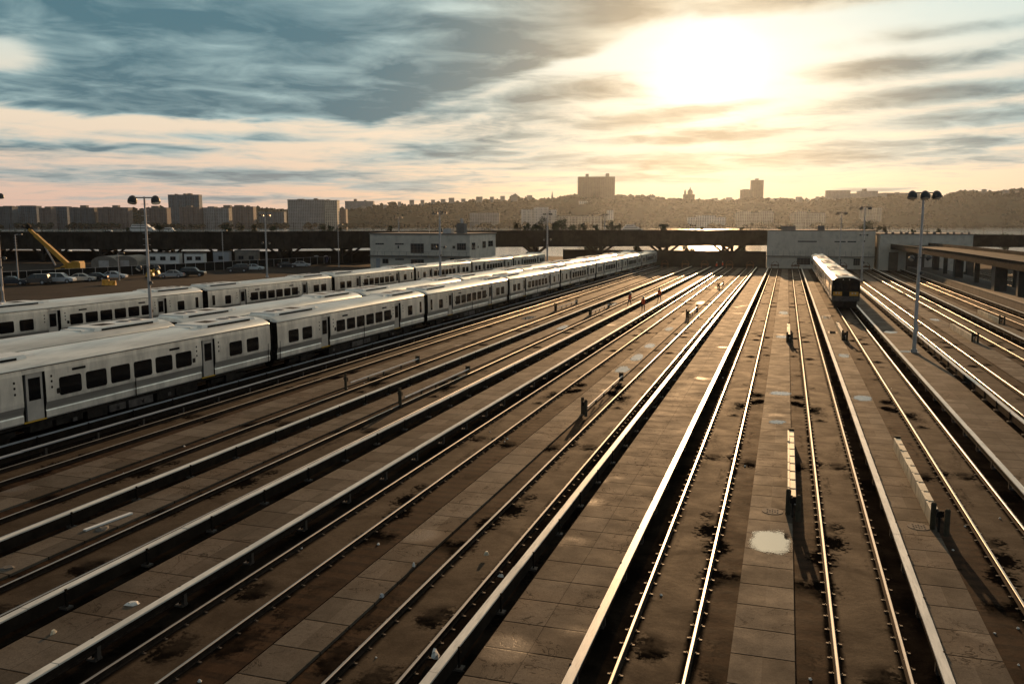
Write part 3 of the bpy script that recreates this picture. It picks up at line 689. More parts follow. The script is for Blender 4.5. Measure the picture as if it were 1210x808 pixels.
def rail_car(cab_front=False):
    t = thing('rail_car', '', 'rail car', (0, 0, 0), 0, 'silver commuter rail cars', TILT)
    mb = MB()
    segs = [(0.0, DOORS[0][0]), (DOORS[0][1], DOORS[1][0]), (DOORS[1][1], CL)]
    prof = SIDE + [(-x, z) for x, z in reversed(SIDE)]
    for a, b in segs:
        k0 = len(mb.m); mb.extrude_y(prof, a, b); np_ = len(prof)
        mb.m[k0 + np_] = mb.m[k0 + np_ + 1] = 1
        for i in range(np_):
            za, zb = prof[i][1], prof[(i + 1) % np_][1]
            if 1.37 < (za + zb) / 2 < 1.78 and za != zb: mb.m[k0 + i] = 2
    for a, b in DOORS:                                      # recessed vestibule core and header above each door
        mb.box(-1.40, 1.40, a + 0.002, b - 0.002, 1.0, 3.43, 1)
        for s in (-1, 1): mb.box(min(s * 1.39, s * 1.58), max(s * 1.39, s * 1.58), a + 0.003, b - 0.003, 3.20, 3.43)
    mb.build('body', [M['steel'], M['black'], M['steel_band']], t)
    mb = MB(); rp = ROOFP + [(-x, z) for x, z in reversed(ROOFP[:-1])]; n = len(rp)
    ysr = [0.0, 0.12, 8.4, 16.8, CL - 0.12, CL]
    vs = [(x * (0.985 if k in (0, 5) else 1), y, 3.44 + (z - 3.44) * (0.96 if k in (0, 5) else 1)) for k, y in enumerate(ysr) for x, z in rp]
    mb.add(vs, [(k * n + i, k * n + i + 1, (k + 1) * n + i + 1, (k + 1) * n + i) for k in range(5) for i in range(n - 1)] + [tuple(range(n)), tuple(range(5 * n, 6 * n))[::-1]])
    o = mb.build('roof', M['roof_steel'], t, smooth=True)
    mb = MB()
    for s in (-1, 1): mb.box(s * 1.628 - 0.012, s * 1.628 + 0.012, 0.05, CL - .05, 3.425, 3.445)
    mb.build('gutter', M['under'], t)
    for e in (0, 1):                                        # air-conditioning hatch near each end
        f = (lambda y: y) if e == 0 else (lambda y: CL - y)
        mb = MB()
        def hb(x0, x1, ya, yb, z0, z1, mi=0, top=None): mb.box(x0, x1, min(f(ya), f(yb)), max(f(ya), f(yb)), z0, z1, mi, top=top)
        hb(-0.98, 0.98, 0.7, 6.2, 3.78, 3.99, 0, 0.955)
        hb(-0.80, 0.80, 6.2, 6.9, 3.80, 3.93, 0, 0.9)
        for s in (-1, 1): hb(s * 0.985 - 0.012, s * 0.985 + 0.012, 1.3, 5.6, 3.80, 3.90, 1)
        hb(-0.45, 0.45, 3.9, 5.0, 3.985, 4.0, 1)
        o = mb.build('roof_hatch', [M['hatch'], M['black']], t)
        mb = MB()
        for yy in (1.7, 2.75):
            mb.tube((0, f(yy), 3.98), (0, f(yy), 4.03), 0.40, n=18); mb.tube((0, f(yy), 4.03), (0, f(yy), 4.035), 0.30, n=18, mi=1)
        mb.build('fan', [M['galv'], M['black']], o)
    for s in (-1, 1):
        for a, b in WINS:
            mb = MB(); rounded_plate(mb, s, a, b, 1.93, 2.78, 0.006); mb.build('window', M['black_glass'], t)
        mb = MB(); rounded_plate(mb, s, 23.75, 24.2, 1.95, 2.95, 0.006, 0.08); mb.build('window', M['black_glass'], t)
        for a, b in DOORS:
            mb = MB(); xo = s * 1.515; w0, w1 = a + 0.09, b - 0.24
            mb.box(min(xo, s * 1.41), max(xo, s * 1.41), w0, w1, 1.06, 3.18)
            d = mb.build('door', M['door'], t)
            mb = MB(); mb.box(min(xo, s * 1.522), max(xo, s * 1.522), w0 + 0.13, w1 - 0.13, 1.96, 2.98); mb.build('door_window', M['black_glass'], d)
            mb = MB(); mb.box(min(s * 1.40, s * 1.57), max(s * 1.40, s * 1.57), a + .01, b - .01, 1.0, 1.04); mb.build('door_step', M['yellow'], d)
        mb = MB()
        for ya in (9.0, 15.9): mb = MB(); rounded_plate(mb, s, ya, ya + 0.85, 2.98, 3.10, 0.008, 0.03); mb.build('destination_sign', M['black'], t)
        for ya in (5.45, 7.5, 17.95, 20.0):                  # small indicator lamps, notices and seams by the doors
            for zz in (2.35, 2.62, 2.86): mb = MB(); rounded_plate(mb, s, ya, ya + 0.10, zz, zz + 0.11, 0.008, 0.03); mb.build('indicator_lamp', M['under'], t)
        for ya in (7.7, 17.5): mb = MB(); rounded_plate(mb, s, ya, ya + .25, 2.05, 2.3, 0.008, 0.04); mb.build('door_button', M['under'], t)
        for ya, zz in ((12.55, 1.95), (.25, 2.2)): mb = MB(); mb.box(s * 1.60 - .015, s * 1.60 + .015, ya, ya + .05, 1.02, zz); mb.build('panel_seam', M['under'], t)
    mb = MB(); r = random.Random(2)
    mb.box(-1.35, 1.35, 0.5, CL - 0.5, 0.80, 1.0)
    y = 7.2
    while y < 18.0:
        w = r.uniform(0.7, 1.9)
        mb.box(-1.38 + r.uniform(0, .1), 1.38 - r.uniform(0, .1), y, y + w, 0.34 + r.uniform(0, 0.15), 0.80, 1 if r.random() < 0.35 else 0)
        for s in (-1, 1):
            if r.random() < .7: mb.box(s * 1.40 - .02, s * 1.40 + .02, y + w * .3, y + w * .3 + .25, .5, .68, 1)
        y += w + r.uniform(0.1, 0.35)
    mb.build('underframe', [M['under'], M['underbox']], t)
    for yc in (3.9, 21.45):
        mb = MB()
        for s in (-1, 1):
            mb.box(s * 1.0 - .1, s * 1.0 + .1, yc - 1.75, yc + 1.75, 0.42, 0.66); mb.box(s * 1.18 - .08, s * 1.18 + .08, yc - .5, yc + .5, .35, .8)
        mb.box(-1.0, 1.0, yc - .3, yc + .3, .4, .8)
        bo = mb.build('bogie', M['under'], t)
        for dy in (-1.3, 1.3):
            for s in (-1, 1):
                mb = MB(); mb.tube((s * 0.70, yc + dy, 0.455), (s * 0.84, yc + dy, 0.455), 0.455, n=20); mb.build('wheel', M['rail_side'], bo)
    for y0, y1 in ((-0.42, 0.0), (CL, CL + 0.42)):
        if cab_front and y0 < 0: continue
        mb = MB(); mb.box(-1.05, 1.05, y0, y1, 0.95, 3.62); mb.box(-1.25, 1.25, y0 * .5 if y0 < 0 else CL, 0 if y0 < 0 else CL + .08, 1.05, 3.5); mb.build('gangway', M['black'], t)
    if cab_front:
        mb = MB(); pr = [(x * 0.985, z) for x, z in SIDE] + [(x * 0.97, 3.44 + (z - 3.44) * 0.95) for x, z in ROOFP[2:]]
        pr = [p for p in pr if p[1] >= 1.62]; pr = pr + [(-x, z) for x, z in reversed(pr[:-1])]
        mb.extrude_y(pr, -0.10, 0.0); cm = mb.build('cab_front', M['black'], t)
        for x0, x1 in ((-1.35, -0.5), (0.5, 1.35)):
            mb = MB(); mb.box(x0, x1, -0.112, -0.10, 2.35, 3.25); mb.build('windscreen', M['black_glass'], cm)
            mb = MB(); mb.box(x0 - .08, x1 + .08, -0.135, -0.10, 1.66, 2.14); pn = mb.build('nose_panel', M['amber'], cm)
            c = (x0 + x1) / 2
            for q in (-.17, .17):
                mb = MB(); mb.tube((c + q, -0.135, 1.98), (c + q, -0.16, 1.98), 0.095, n=12); mb.build('headlight', M['lens'], pn)
        mb = MB(); mb.box(-0.40, 0.40, -0.125, -0.10, 1.15, 3.2); cdr = mb.build('cab_door', M['black'], t)
        mb = MB(); mb.box(-0.24, 0.24, -0.135, -0.125, 2.3, 3.0); mb.build('door_window', M['black_glass'], cdr)
        mb = MB(); mb.box(-1.52, 1.52, -0.16, 0.0, 1.02, 1.60, top=0.97); mb.build('bumper', M['underbox'], t)
        mb = MB(); mb.box(-1.3, 1.3, -0.12, 0.3, 0.18, 1.0); mb.box(-.25, .25, -.75, -.1, .62, .98); mb.tube((0, -.75, .8), (0, -.95, .8), .16, n=10)
        mb.build('coupler', M['under'], t)
        for s in (-.35, .35):
            mb = MB(); mb.tube((s, -0.12, 3.6), (s, -.15, 3.6), .07, n=10); mb.build('marker_light', M['lens'], cm)
    return t
ORD = ['first', 'second', 'third', 'fourth', 'fifth', 'sixth', 'seventh', 'eighth']
proto = rail_car(); used = False
def place_car(cx, y0, flip, lab):
    global used
    loc = (cx, y0 + (CL if flip else 0), gz(y0 + (CL if flip else 0)))
    if not used: c = proto; c.location = loc; c['label'] = lab; used = True
    else: c = copy_tree(proto, loc, lab)
    c.rotation_euler = (-TILT if flip else TILT, 0, math.pi if flip else 0)
P = 25.72
for i in range(8): place_car(-33.6, 24.75 + P * i, i % 2 == 0, ORD[i] + ' car from the camera of the nearest silver train, long windowed side in view')
for i in range(8): place_car(-38.4, 21.55 + P * i, i % 2 == 0, ORD[i] + ' car from the camera of the middle train, only its pale roof in view')
for i in range(6): place_car(-56.1, 48.1 + P * i, i % 2 == 1, ORD[i] + ' car from the camera of the farthest silver train behind the lamp posts')
fr = rail_car(True); fr['label'] = 'leading car of the lone train with black front and amber nose panels'
fr.location = (7.04, 113.0, gz(113.0))
for i in range(1, 4): place_car(7.04, 113.0 + P * i, i % 2 == 1, ['', 'second', 'third', 'last'][i] + ' car of the lone train on the right')

# ------------------------------------------------------------------ lamp posts
def flood(mb, p, d, r=0.34):
    p = Vector(p); d = Vector(d).normalized(); q = [(0, .35), (.10, .72), (.28, .98), (.46, 1.0), (.56, .92)]
    for (a0, k0), (a1, k1) in zip(q, q[1:]): mb.tube(p + d * a0 * r / .34, p + d * a1 * r / .34, r * k0, r * k1, 12, 0)
    mb.tube(p + d * .56 * r / .34, p + d * .60 * r / .34, r * .9, r * .8, 12, 1)
def lamp_post(x, y, H, kind, lab, r=0.13, base=None, mid=0.6, rz=0.0):
    t = thing('lamp_post', lab, 'lamp post', (x, y, gz(y) - 0.15), YAW + rz, 'tall yard lamp posts')
    mb = MB(); mb.tube((0, 0, 0), (0, 0, H * 0.5), r, r * 0.82, 10); mb.tube((0, 0, H * 0.5), (0, 0, H), r * 0.82, r * 0.5, 10); mb.tube((0, 0, 0), (0, 0, 0.35), r * 1.7, r * 1.5, 10)
    z = H * 0.62
    while z < H - .4: mb.bar((-0.28, 0, z), (0.28, 0, z), 0.03); z += 0.45
    if kind in ('three', 'two'): mb.box(-.14, .14, -.22, -.1, 1.6, 2.2)
    mb.build('pole', M['galv'], t)
    mb = MB(); n = {'two': [-.85, .85], 'three': [-.95, 0.05, .95], 'bar': [-.85, -.45, .45, .85], 'one': [.55]}[kind]
    if kind == 'one':
        mb.bar((0, 0, H), (1.0, 0, H + .12), .08); mb.build('arm', M['galv'], t)
    else:
        mb.bar((n[0] - .12, 0, H - 0.08), (n[-1] + .12, 0, H - 0.08), .09); mb.build('crossbar', M['lamp'], t)
    for q in n:
        mb = MB()
        if kind == 'bar': mb.box(q - .21, q + .21, -.32, .32, H - .38, H - .1, 0, top=.7); mb.box(q - .18, q + .18, -.28, .28, H - .42, H - .38, 1)
        elif kind == 'one': mb.box(.6, 1.25, -.14, .14, H + .02, H + .16, 0, top=.8); mb.box(.65, 1.2, -.1, .1, H - .01, H + .02, 1)
        else: flood(mb, (q * .95, -.05, H + .06), (q * 0.15, -.25, -1), 0.36)
        mb.build('floodlight', [M['lamp'], M['lens']], t)
    if kind != 'one' and mid:
        mb = MB(); z = H * mid; mb.bar((-.75, 0, z), (.75, 0, z), .07); mb.bar((0, -.3, z), (0, .3, z), .07); mb.build('bracket', M['lamp'], t)
        for q, d in ((-.75, (-1, -.4, -.25)), (.75, (1, -.4, -.25))):
            mb = MB(); flood(mb, (q * .75, 0, z + .12), (d[0] * .5, -.35, -.8), .22); mb.build('floodlight', [M['lamp'], M['lens']], t)
        mb = MB(); flood(mb, (0.1, -.1, z - 1.1), (.4, -.3, -.8), .16); mb.build('floodlight', [M['lamp'], M['lens']], t)
lamp_post(10.04, 75.7, 12.7, 'three', 'tall near lamp post with three big floodlights on its crossbar', .16, mid=.60)
lamp_post(14.05, 182, 14.0, 'two', 'two-armed lamp post right of the lone train', .2, mid=.62)
lamp_post(11.9, 219, 13.6, 'two', 'slim lamp post rising right behind the lone train', .17, mid=None)
lamp_post(-48, 57.7, 12.2, 'two', 'lamp post with two round floodlights before the far silver train, nearest of its row', .14, mid=.55, rz=.2)
lamp_post(-48, 119.1, 12.2, 'bar', 'lamp post in front of the corner of the grey office building', .20, mid=.58)
lamp_post(-48, 179.2, 12.9, 'bar', 'lamp post between the trains past the grey office building', .21, mid=.58)
lamp_post(-48, 240.0, 13.7, 'bar', 'last lamp post of the row between the trains, near the viaduct', .22, mid=.56)
lamp_post(-97.0, 89.0, 14.0, 'two', 'lamp post cut by the left edge of the picture', .16, mid=.42)
lamp_post(-98.1, 151.9, 12.4, 'bar', 'lamp post beside the tracks behind the white parked sedan', .2, mid=.55)
lamp_post(-94.8, 207.3, 12.6, 'bar', 'slim lamp post standing against the grey office building front', .17, mid=None)
lamp_post(-130.8, 183.8, 9.0, 'one', 'short street lamp between the pale trailers and the viaduct', .11)
lamp_post(-126.3, 119.3, 8.5, 'one', 'short street lamp by the dark sedan at the left', .12)
lamp_post(-106.9, 197.6, 10.5, 'one', 'dark slim lamp near the blue skip', .11)
lamp_post(-118.5, 134.5, 5.0, 'one', 'low lamp post near the yellow hoops', .09)

# ------------------------------------------------------------------ grey office building on the left
def wall_panes(parent, name, mb_frame, mb_glass): pass
def window_part(parent, x0, x1, z0, z1, y, nx=3, nz=3, axis='y', name='window', glass='glass'):
    f = MB(); g = MB(); d = 0.06
    def bx(m, a0, a1, b0, b1, o0, o1):
        if axis == 'y': m.box(a0, a1, y + o0, y + o1, b0, b1)
        else: m.box(y - o1, y - o0, a0, a1, b0, b1)
    bx(f, x0, x1, z1 - d, z1, -.05, 0); bx(f, x0, x1, z0, z0 + d, -.08, 0)
    for i in range(nx + 1):
        a = x0 + (x1 - x0) * i / nx; a = min(max(a, x0 + d / 2), x1 - d / 2); bx(f, a - d / 2, a + d / 2, z0 + d, z1 - d, -.05, 0)
    for i in range(1, nz):
        b = z0 + (z1 - z0) * i / nz; bx(f, x0 + d, x1 - d, b - .02, b + .02, -.04, -.021)
    w = f.build(name, M['bldg_trim'], parent)
    bx(g, x0 + d / 2, x1 - d / 2, z0 + d / 2, z1 - d / 2, -.02, -.004)
    g.build('pane', M[glass], w)
    return w
t = thing('office_building', 'two storey grey office building with barred windows beside the far silver train', 'building', (0, 188, gz(188) - .2))
mb = MB(); mb.box(-93.4, -68.5, 0, 18.5, 0, 8.3); mb.build('wall', M['bldg'], t)
mb = MB(); mb.box(-93.6, -68.3, -.15, 18.7, 8.3, 8.62); mb.build('parapet', M['bldg_trim'], t)
mb = MB(); mb.box(-93.45, -68.3, -.9, 0, 3.3, 3.5)
for i in range(14): mb.box(-93 + i * 1.85 - .03, -93 + i * 1.85 + .03, -.88, -.82, 3.5, 4.4)
mb.box(-93.3, -68.4, -.88, -.84, 4.35, 4.4); mb.build('ledge', M['bldg_trim'], t)
def bl_x(u): return -93.4 + (u - 105) / (905 - 105) * 24.9
def bl_z(v): return 8.5 - (v - 305) / (460 - 305) * 5.0
for u0, u1, v0, v1, nx, nz in [(150, 220, 373, 384, 4, 1), (310, 382, 373, 384, 4, 1), (437, 543, 374, 443, 4, 3), (600, 665, 374, 420, 3, 2), (770, 792, 388, 408, 1, 1), (805, 876, 370, 418, 4, 2), (205, 255, 485, 520, 2, 1), (437, 543, 487, 540, 4, 2), (310, 382, 484, 494, 4, 1), (750, 782, 476, 520, 2, 2), (805, 880, 486, 520, 4, 1), (332, 343, 390, 412, 1, 1)]:
    window_part(t, bl_x(u0), bl_x(u1), bl_z(v1), bl_z(v0), -0.003, nx, nz)
for y0, y1, z0, z1 in [(1.2, 3.6, 4.9, 6.5), (5.2, 5.9, 5.2, 5.7), (8.6, 11.0, 5.1, 6.7), (12.8, 16.4, 5.3, 6.7)]: window_part(t, y0, y1, z0, z1, -68.497, 2, 2, axis='x')
mb = MB(); mb.box(bl_x(152), bl_x(185), -.06, -.003, 0.1, 2.7); mb.build('door', M['shade_blue_grey'], t)
mb = MB(); mb.box(-72.5, -70.6, 2, 4, 8.62, 10.9); mb.build('roof_cabin', M['bldg_trim'], t)
mb = MB(); mb.box(-75.8, -73.8, 2, 4, 8.62, 9.6); mb.tube((-74.8, 3, 9.6), (-74.8, 3, 9.75), .7, n=14); mb.build('roof_unit', M['galv'], t)
mb = MB(); mb.tube((-80, 4, 8.6), (-80, 4, 10.6), .05); mb.tube((-71.5, 3, 10.9), (-71.5, 3, 12.0), .35, .35); mb.build('roof_pipe', M['galv'], t)

# ------------------------------------------------------------------ two pale buildings at the end of the tracks
t = thing('yard_building', 'long pale building with barred windows closing the tracks on the right', 'building', (0, 231, gz(231) - .2))
mb = MB(); mb.box(-4.7, 20.5, 0, 14, 0, 9.3); mb.build('wall', M['bldg'], t)
mb = MB(); mb.box(-4.85, 20.65, -.12, 14.1, 9.3, 9.5); mb.build('parapet', M['bldg_trim'], t)
mb = MB(); mb.box(-4.9, 20.7, -.5, 0, 2.95, 3.1)
for i in range(20): mb.box(-4.6 + i * 1.32 - .025, -4.6 + i * 1.32 + .025, -.48, -.43, 3.1, 4.5)
mb.build('ledge', M['bldg_trim'], t)
for x0, x1, z0, z1, nx, nz in [(2.6, 7.6 - .5, 6.55, 6.85, 5, 1), (11.2, 13.8, 6.55, 6.85, 4, 1), (14.2, 16.2, 6.55, 6.85, 3, 1), (2.6, 5.8, .95, 2.6, 4, 3), (15.8, 17.3, .95, 2.6, 3, 3), (12.6, 12.9, .9, 2.4, 1, 1), (17.8, 18.3, 1.4, 2.0, 1, 1)]: window_part(t, x0, x1, z0, z1, -.003, nx, nz)
for x0, x1, h in [(-1.5, 2.0, .75), (7.2, 8.9, .8)]:
    mb = MB(); mb.box(x0, x1, 3, 5.5, 9.5, 9.5 + h + .3); mb.build('roof_unit', M['bldg_trim'], t)
t = thing('yard_building', 'blue grey flat roofed building where the raised road starts', 'building', (0, 226, gz(226) - .2))
mb = MB(); mb.box(21.3, 41, 0, 26, 0, 8.5); mb.build('wall', M['bldg'], t)
mb = MB(); mb.box(21.1, 41.2, -.12, 26.1, 8.5, 8.75)
r = random.Random(4)
for i in range(13): mb.box(22 + i * 1.45 + r.uniform(0, .5), 22.35 + i * 1.45 + r.uniform(.3, .8), .2, .6, 8.75, 8.95 + r.uniform(0, .3))
mb.build('parapet', M['bldg_trim'], t)
for a, b in ((23.2, 25.3), (27, 31)):
    mb = MB(); mb.box(a, b, -.08, -.003, .1, 4.4); mb.build('door', M['conc_dark'], t)

# ------------------------------------------------------------------ raised platform and raised road on the right
mb = MB(); mb.box(27.2, 33.5, 24, 224, -0.5, 0.85); o = mb.build('platform', M['conc_dark']); o.rotation_euler = (TILT, 0, 0); struct(o)
mb = MB(); mb.box(27.15, 27.75, 24, 224, 0.855, 0.93); o = mb.build('platform_edge', M['conc']); o.rotation_euler = (TILT, 0, 0); struct(o)
t = thing('raised_road', 'dark raised roadway on thick columns sloping past the right edge', 'elevated road', (0, 0, 0), 0, None, TILT)
path = [(23.6, 226, 6.1), (25.5, 190, 6.0), (27.2, 160, 5.85), (28.8, 132, 5.55), (30.5, 100, 5.3), (32.5, 60, 5.0)]
W8 = 8.0
def road_strip(x0, x1, z0, z1, name, mat):
    mb = MB(); vs = []
    for x, y, z in path: vs += [(x + x0, y, z + z0), (x + x1, y, z + z0), (x + x1, y, z + z1), (x + x0, y, z + z1)]
    n = len(path); fs = []
    for k in range(n - 1):
        for i in range(4): fs.append((k * 4 + i, k * 4 + (i + 1) % 4, k * 4 + 4 + (i + 1) % 4, k * 4 + 4 + i))
    fs += [(0, 1, 2, 3), tuple(range(4 * n - 4, 4 * n))]
    mb.add(vs, fs); return mb.build(name, mat, t)
road_strip(0.0, W8, -0.75, -0.25, 'deck', M['viaduct'])
road_strip(-0.12, 0.0, -1.2, 0.0, 'parapet', M['under']); road_strip(W8, W8 + .12, -1.55, 0.35, 'parapet', M['viaduct'])
road_strip(-0.2, 0.02, 0.003, 0.07, 'handrail', M['conc_dark'])
for x, y, w, d in [(31.0, 209.5, .6, .9), (30.2, 192, .35, .35), (30.0, 177, .7, 1.0), (30.3, 162, .35, .35), (29.5, 142, .8, 1.2), (29.6, 130, .4, .5), (30.6, 110, .8, 1.2), (31, 92, .4, .5), (36, 200, .6, .9), (36, 160, .6, .9), (36.4, 125, .6, .9), (27.2, 205, .4, .4)]:
    k = [i for i in range(len(path) - 1) if path[i + 1][1] <= y <= path[i][1]][0]
    (xa, ya, za), (xb, yb, zb) = path[k], path[k + 1]; zz = za + (zb - za) * (y - ya) / (yb - ya)
    mb = MB(); mb.box(x - w, x + w, y - d, y + d, 0.85 if x < 33.5 else -.2, zz - .75); mb.build('pier', M['conc_dark'], t)

# ------------------------------------------------------------------ viaduct behind the yard
VP_ = [(-420, 150, 1.8, 6.8), (-320, 180, 1.8, 6.8), (-218, 199, 1.8, 6.75), (-180, 206, 1.9, 6.8), (-141, 213, 2.1, 6.9), (-92, 221, 2.8, 7.15), (-48, 229, 3.2, 7.4), (-5, 246, 3.4, 7.4), (28, 262, 3.0, 6.5), (60, 270, 2.8, 6.0), (110, 282, 2.8, 5.9), (200, 300, 2.8, 5.8)]
def viaduct_at(s):                   # s in 0..1 along the length
    L = [0]
    for a, b in zip(VP_, VP_[1:]): L.append(L[-1] + math.hypot(b[0] - a[0], b[1] - a[1]))
    d = s * L[-1]
    for k in range(len(VP_) - 1):
        if d <= L[k + 1] or k == len(VP_) - 2:
            u = (d - L[k]) / (L[k + 1] - L[k]); a, b = VP_[k], VP_[k + 1]
            tx, ty = b[0] - a[0], b[1] - a[1]; q = math.hypot(tx, ty)
            return [a[i] + (b[i] - a[i]) * u for i in range(4)] + [tx / q, ty / q]
VLEN = sum(math.hypot(b[0] - a[0], b[1] - a[1]) for a, b in zip(VP_, VP_[1:]))
def sweep(mb, off0, off1, zf0, zf1, n=60, mi=0):
    vs = []
    for k in range(n + 1):
        x, y, z0, z1, tx, ty = viaduct_at(k / n); nxv, nyv = -ty, tx
        za = zf0(z0, z1); zb = zf1(z0, z1)
        for o, z in ((off0, za), (off1, za), (off1, zb), (off0, zb)): vs.append((x + nxv * o, y + nyv * o, z))
    fs = []
    for k in range(n):
        for i in range(4): fs.append((k * 4 + i, k * 4 + (i + 1) % 4, k * 4 + 4 + (i + 1) % 4, k * 4 + 4 + i))
    fs += [(0, 1, 2, 3), tuple(range(4 * n, 4 * n + 4))]
    mb.add(vs, fs, mi)
t = thing('viaduct', 'long dark steel viaduct crossing the whole background of the yard', 'viaduct')
mb = MB(); sweep(mb, 0, .4, lambda a, b: a, lambda a, b: b); sweep(mb, 8.6, 9.0, lambda a, b: a, lambda a, b: b)
sweep(mb, -.12, .0, lambda a, b: b - .35, lambda a, b: b + .1); sweep(mb, -.12, 0, lambda a, b: a, lambda a, b: a + .25)
n = int(VLEN / 2.4)
for k in range(n):
    x, y, z0, z1, tx, ty = viaduct_at((k + .5) / n); mb.bar((x + ty * .08, y - tx * .08, z0 + .25), (x + ty * .08, y - tx * .08, z1 - .35), .14)
mb.build('girder', M['viaduct'], t)
mb = MB(); sweep(mb, .4, 8.6, lambda a, b: b - 1.3, lambda a, b: b - .7); mb.build('deck', M['viaduct'], t)
n = 36
for k in range(n):
    x, y, z0, z1, tx, ty = viaduct_at((k + .5) / n)
    if -6 < x < 60: continue
    mb = MB()
    for o in (.8, 8.2): mb.bar((x - ty * o, y + tx * o, -6), (x - ty * o, y + tx * o, z0 + .3), .8, .8); mb.bar((x - ty * o + tx * 3, y + tx * o + ty * 3, z0 + .1), (x - ty * o, y + tx * o, z0 - 2.2), .5, .5); mb.bar((x - ty * o - tx * 3, y + tx * o - ty * 3, z0 + .1), (x - ty * o, y + tx * o, z0 - 2.2), .5, .5)
    mb.bar((x - ty * .8, y + tx * .8, z0 - .1), (x - ty * 8.2, y + tx * 8.2, z0 - .1), .8, .9); mb.build('pier', M['viaduct'], t)
t = thing('wire_fence', 'tall wire fence on thin posts along the top of the viaduct', 'fence')
for o, h, wd in ((1.0, 2.2, .05),):
    mb = MB()
    for zz in (.2, 1.2, h): sweep(mb, o, o + .035, lambda a, b, zz=zz: b - .7 + .7 + zz, lambda a, b, zz=zz: b + zz + .04)
    mb.build('wire', M['viaduct'], t)
for k in range(98):
    x, y, z0, z1, tx, ty = viaduct_at(.12 + .76 * k / 97)
    mb = MB(); mb.bar((x - ty * 1.0, y + tx * 1.0, z1 - .75), (x - ty * 1.0, y + tx * 1.0, z1 + 2.45), .08); mb.build('fence_post', M['viaduct'], t)

# ------------------------------------------------------------------ shrubs and trees (leaf faces on branching stems)
def leafy(t, R, H, base, n, rnd, leaf=.22, mat='leaf', nclump=9):
    tr = MB(); lf = MB(); cl = []
    for k in range(nclump):
        a = rnd.uniform(0, 6.28); q = rnd.uniform(.15, 1) ** .7; hh = base + (H - base) * rnd.uniform(.15, .95)
        rr = R * q * (1 - .45 * (hh - base) / (H - base))
        c = Vector((rr * math.cos(a), rr * math.sin(a), hh)); cl.append((c, R * rnd.uniform(.25, .5)))
        m = Vector((c.x * .35, c.y * .35, base * .6 + hh * .3)); tr.tube((0, 0, base * .5), m, .05 * H / 3, .03 * H / 3, 5); tr.tube(m, c, .03 * H / 3, .012, 5)
    tr.tube((0, 0, -.2), (0, 0, base * .7 + .1), .07 * H / 3, .05 * H / 3, 6)
    for i in range(n):
        c, r = cl[rnd.randrange(len(cl))]
        d = Vector((rnd.gauss(0, 1), rnd.gauss(0, 1), rnd.gauss(0, .8))); d = d.normalized() * r * rnd.random() ** .4
        p = c + d; u = Vector((rnd.gauss(0, 1), rnd.gauss(0, 1), rnd.gauss(0, 1))).normalized(); w = u.orthogonal().normalized()
        s = leaf * rnd.uniform(.6, 1.3)
        lf.add([p - u * s, p + w * s * .55, p + u * s, p - w * s * .55], [(0, 1, 2, 3)])
    tr.build('trunk', M['bark'], t); lf.build('crown', M[mat], t)
rnd = random.Random(21)
SHR = [(612, 1.9), (622, 1.4), (640, 2.4), (655, 1.6), (664, 2.1), (676, 1.2), (688, 1.3), (706, 1.0), (724, 1.6), (735, 1.0), (785, 1.3), (787, .8), (266, 1.5), (279, 1.2), (298, 1.5), (315, 1.0), (376, 1.4), (388, 1.2), (398, 1.0), (458, 1.0), (150, .8), (182, 1.2), (1022, 1.6), (1032, 2.2), (1044, 1.5), (1083, .9), (1112, 1.0), (835, .7), (878, .6), (926, .7), (1100, .7), (630, 1.0)]
SW = ['bushy', 'spindly', 'rounded', 'ragged', 'sparse', 'dense', 'leaning']
LM = ['behind the tall slim lamp head', 'above the white parked sedan', 'above the grey trailers']
def nearest_s(px):
    best = None
    for k in range(1200):
        x, y, z0, z1, tx, ty = viaduct_at(k / 1200); d = Vector((x, y, 0)); dep = d.dot(_fw0)
        if dep < 5: continue
        u = CX + FPX * d.dot(_rt) / dep
        if best is None or abs(u - px) < best[0]: best = (abs(u - px), k / 1200)
    return best[1]
def where(px):
    for a, b, s in [(0, 230, 'left of the slate blue tower block'), (230, 330, 'between the blue tower and the long white block'), (330, 420, 'in front of the long white apartment block'), (420, 600, 'above the grey office building'),
                    (600, 632, 'in front of the white apartment complex, left part'), (632, 665, 'in front of the white apartment complex, right part'), (665, 700, 'in front of the long low waterfront building'), (700, 760, 'below the big slab tower on the hill'), (760, 900, 'left of the pale yard building'), (900, 1036, 'above the pale yard building'), (1036, 1210, 'above the blue grey building')]:
        if a <= px < b: return s
cnt = {}
SIZEW = ['largest', 'second largest', 'third largest', 'fourth largest', 'fifth largest', 'sixth largest']
byreg = {}
for px, s in SHR: byreg.setdefault(where(px), []).append((-s, px))
for k, (px, s) in enumerate(SHR):
    x, y, z0, z1, tx, ty = viaduct_at(nearest_s(px)); wreg = where(px); rk = sorted(byreg[wreg]).index((-s, px))
    lab = 'dark shrub on the viaduct ' + wreg if len(byreg[wreg]) == 1 else SIZEW[rk] + ' shrub on the viaduct ' + wreg
    o = rnd.uniform(1.6, 5)
    t = thing('shrub', lab, 'shrub', (x - ty * o, y + tx * o, z1 - .7), rnd.uniform(0, 6), 'shrubs growing on the viaduct')
    leafy(t, s * 1.0, .7 + s * 1.35, .6, int(260 * s), rnd, .20)
mb = MB()
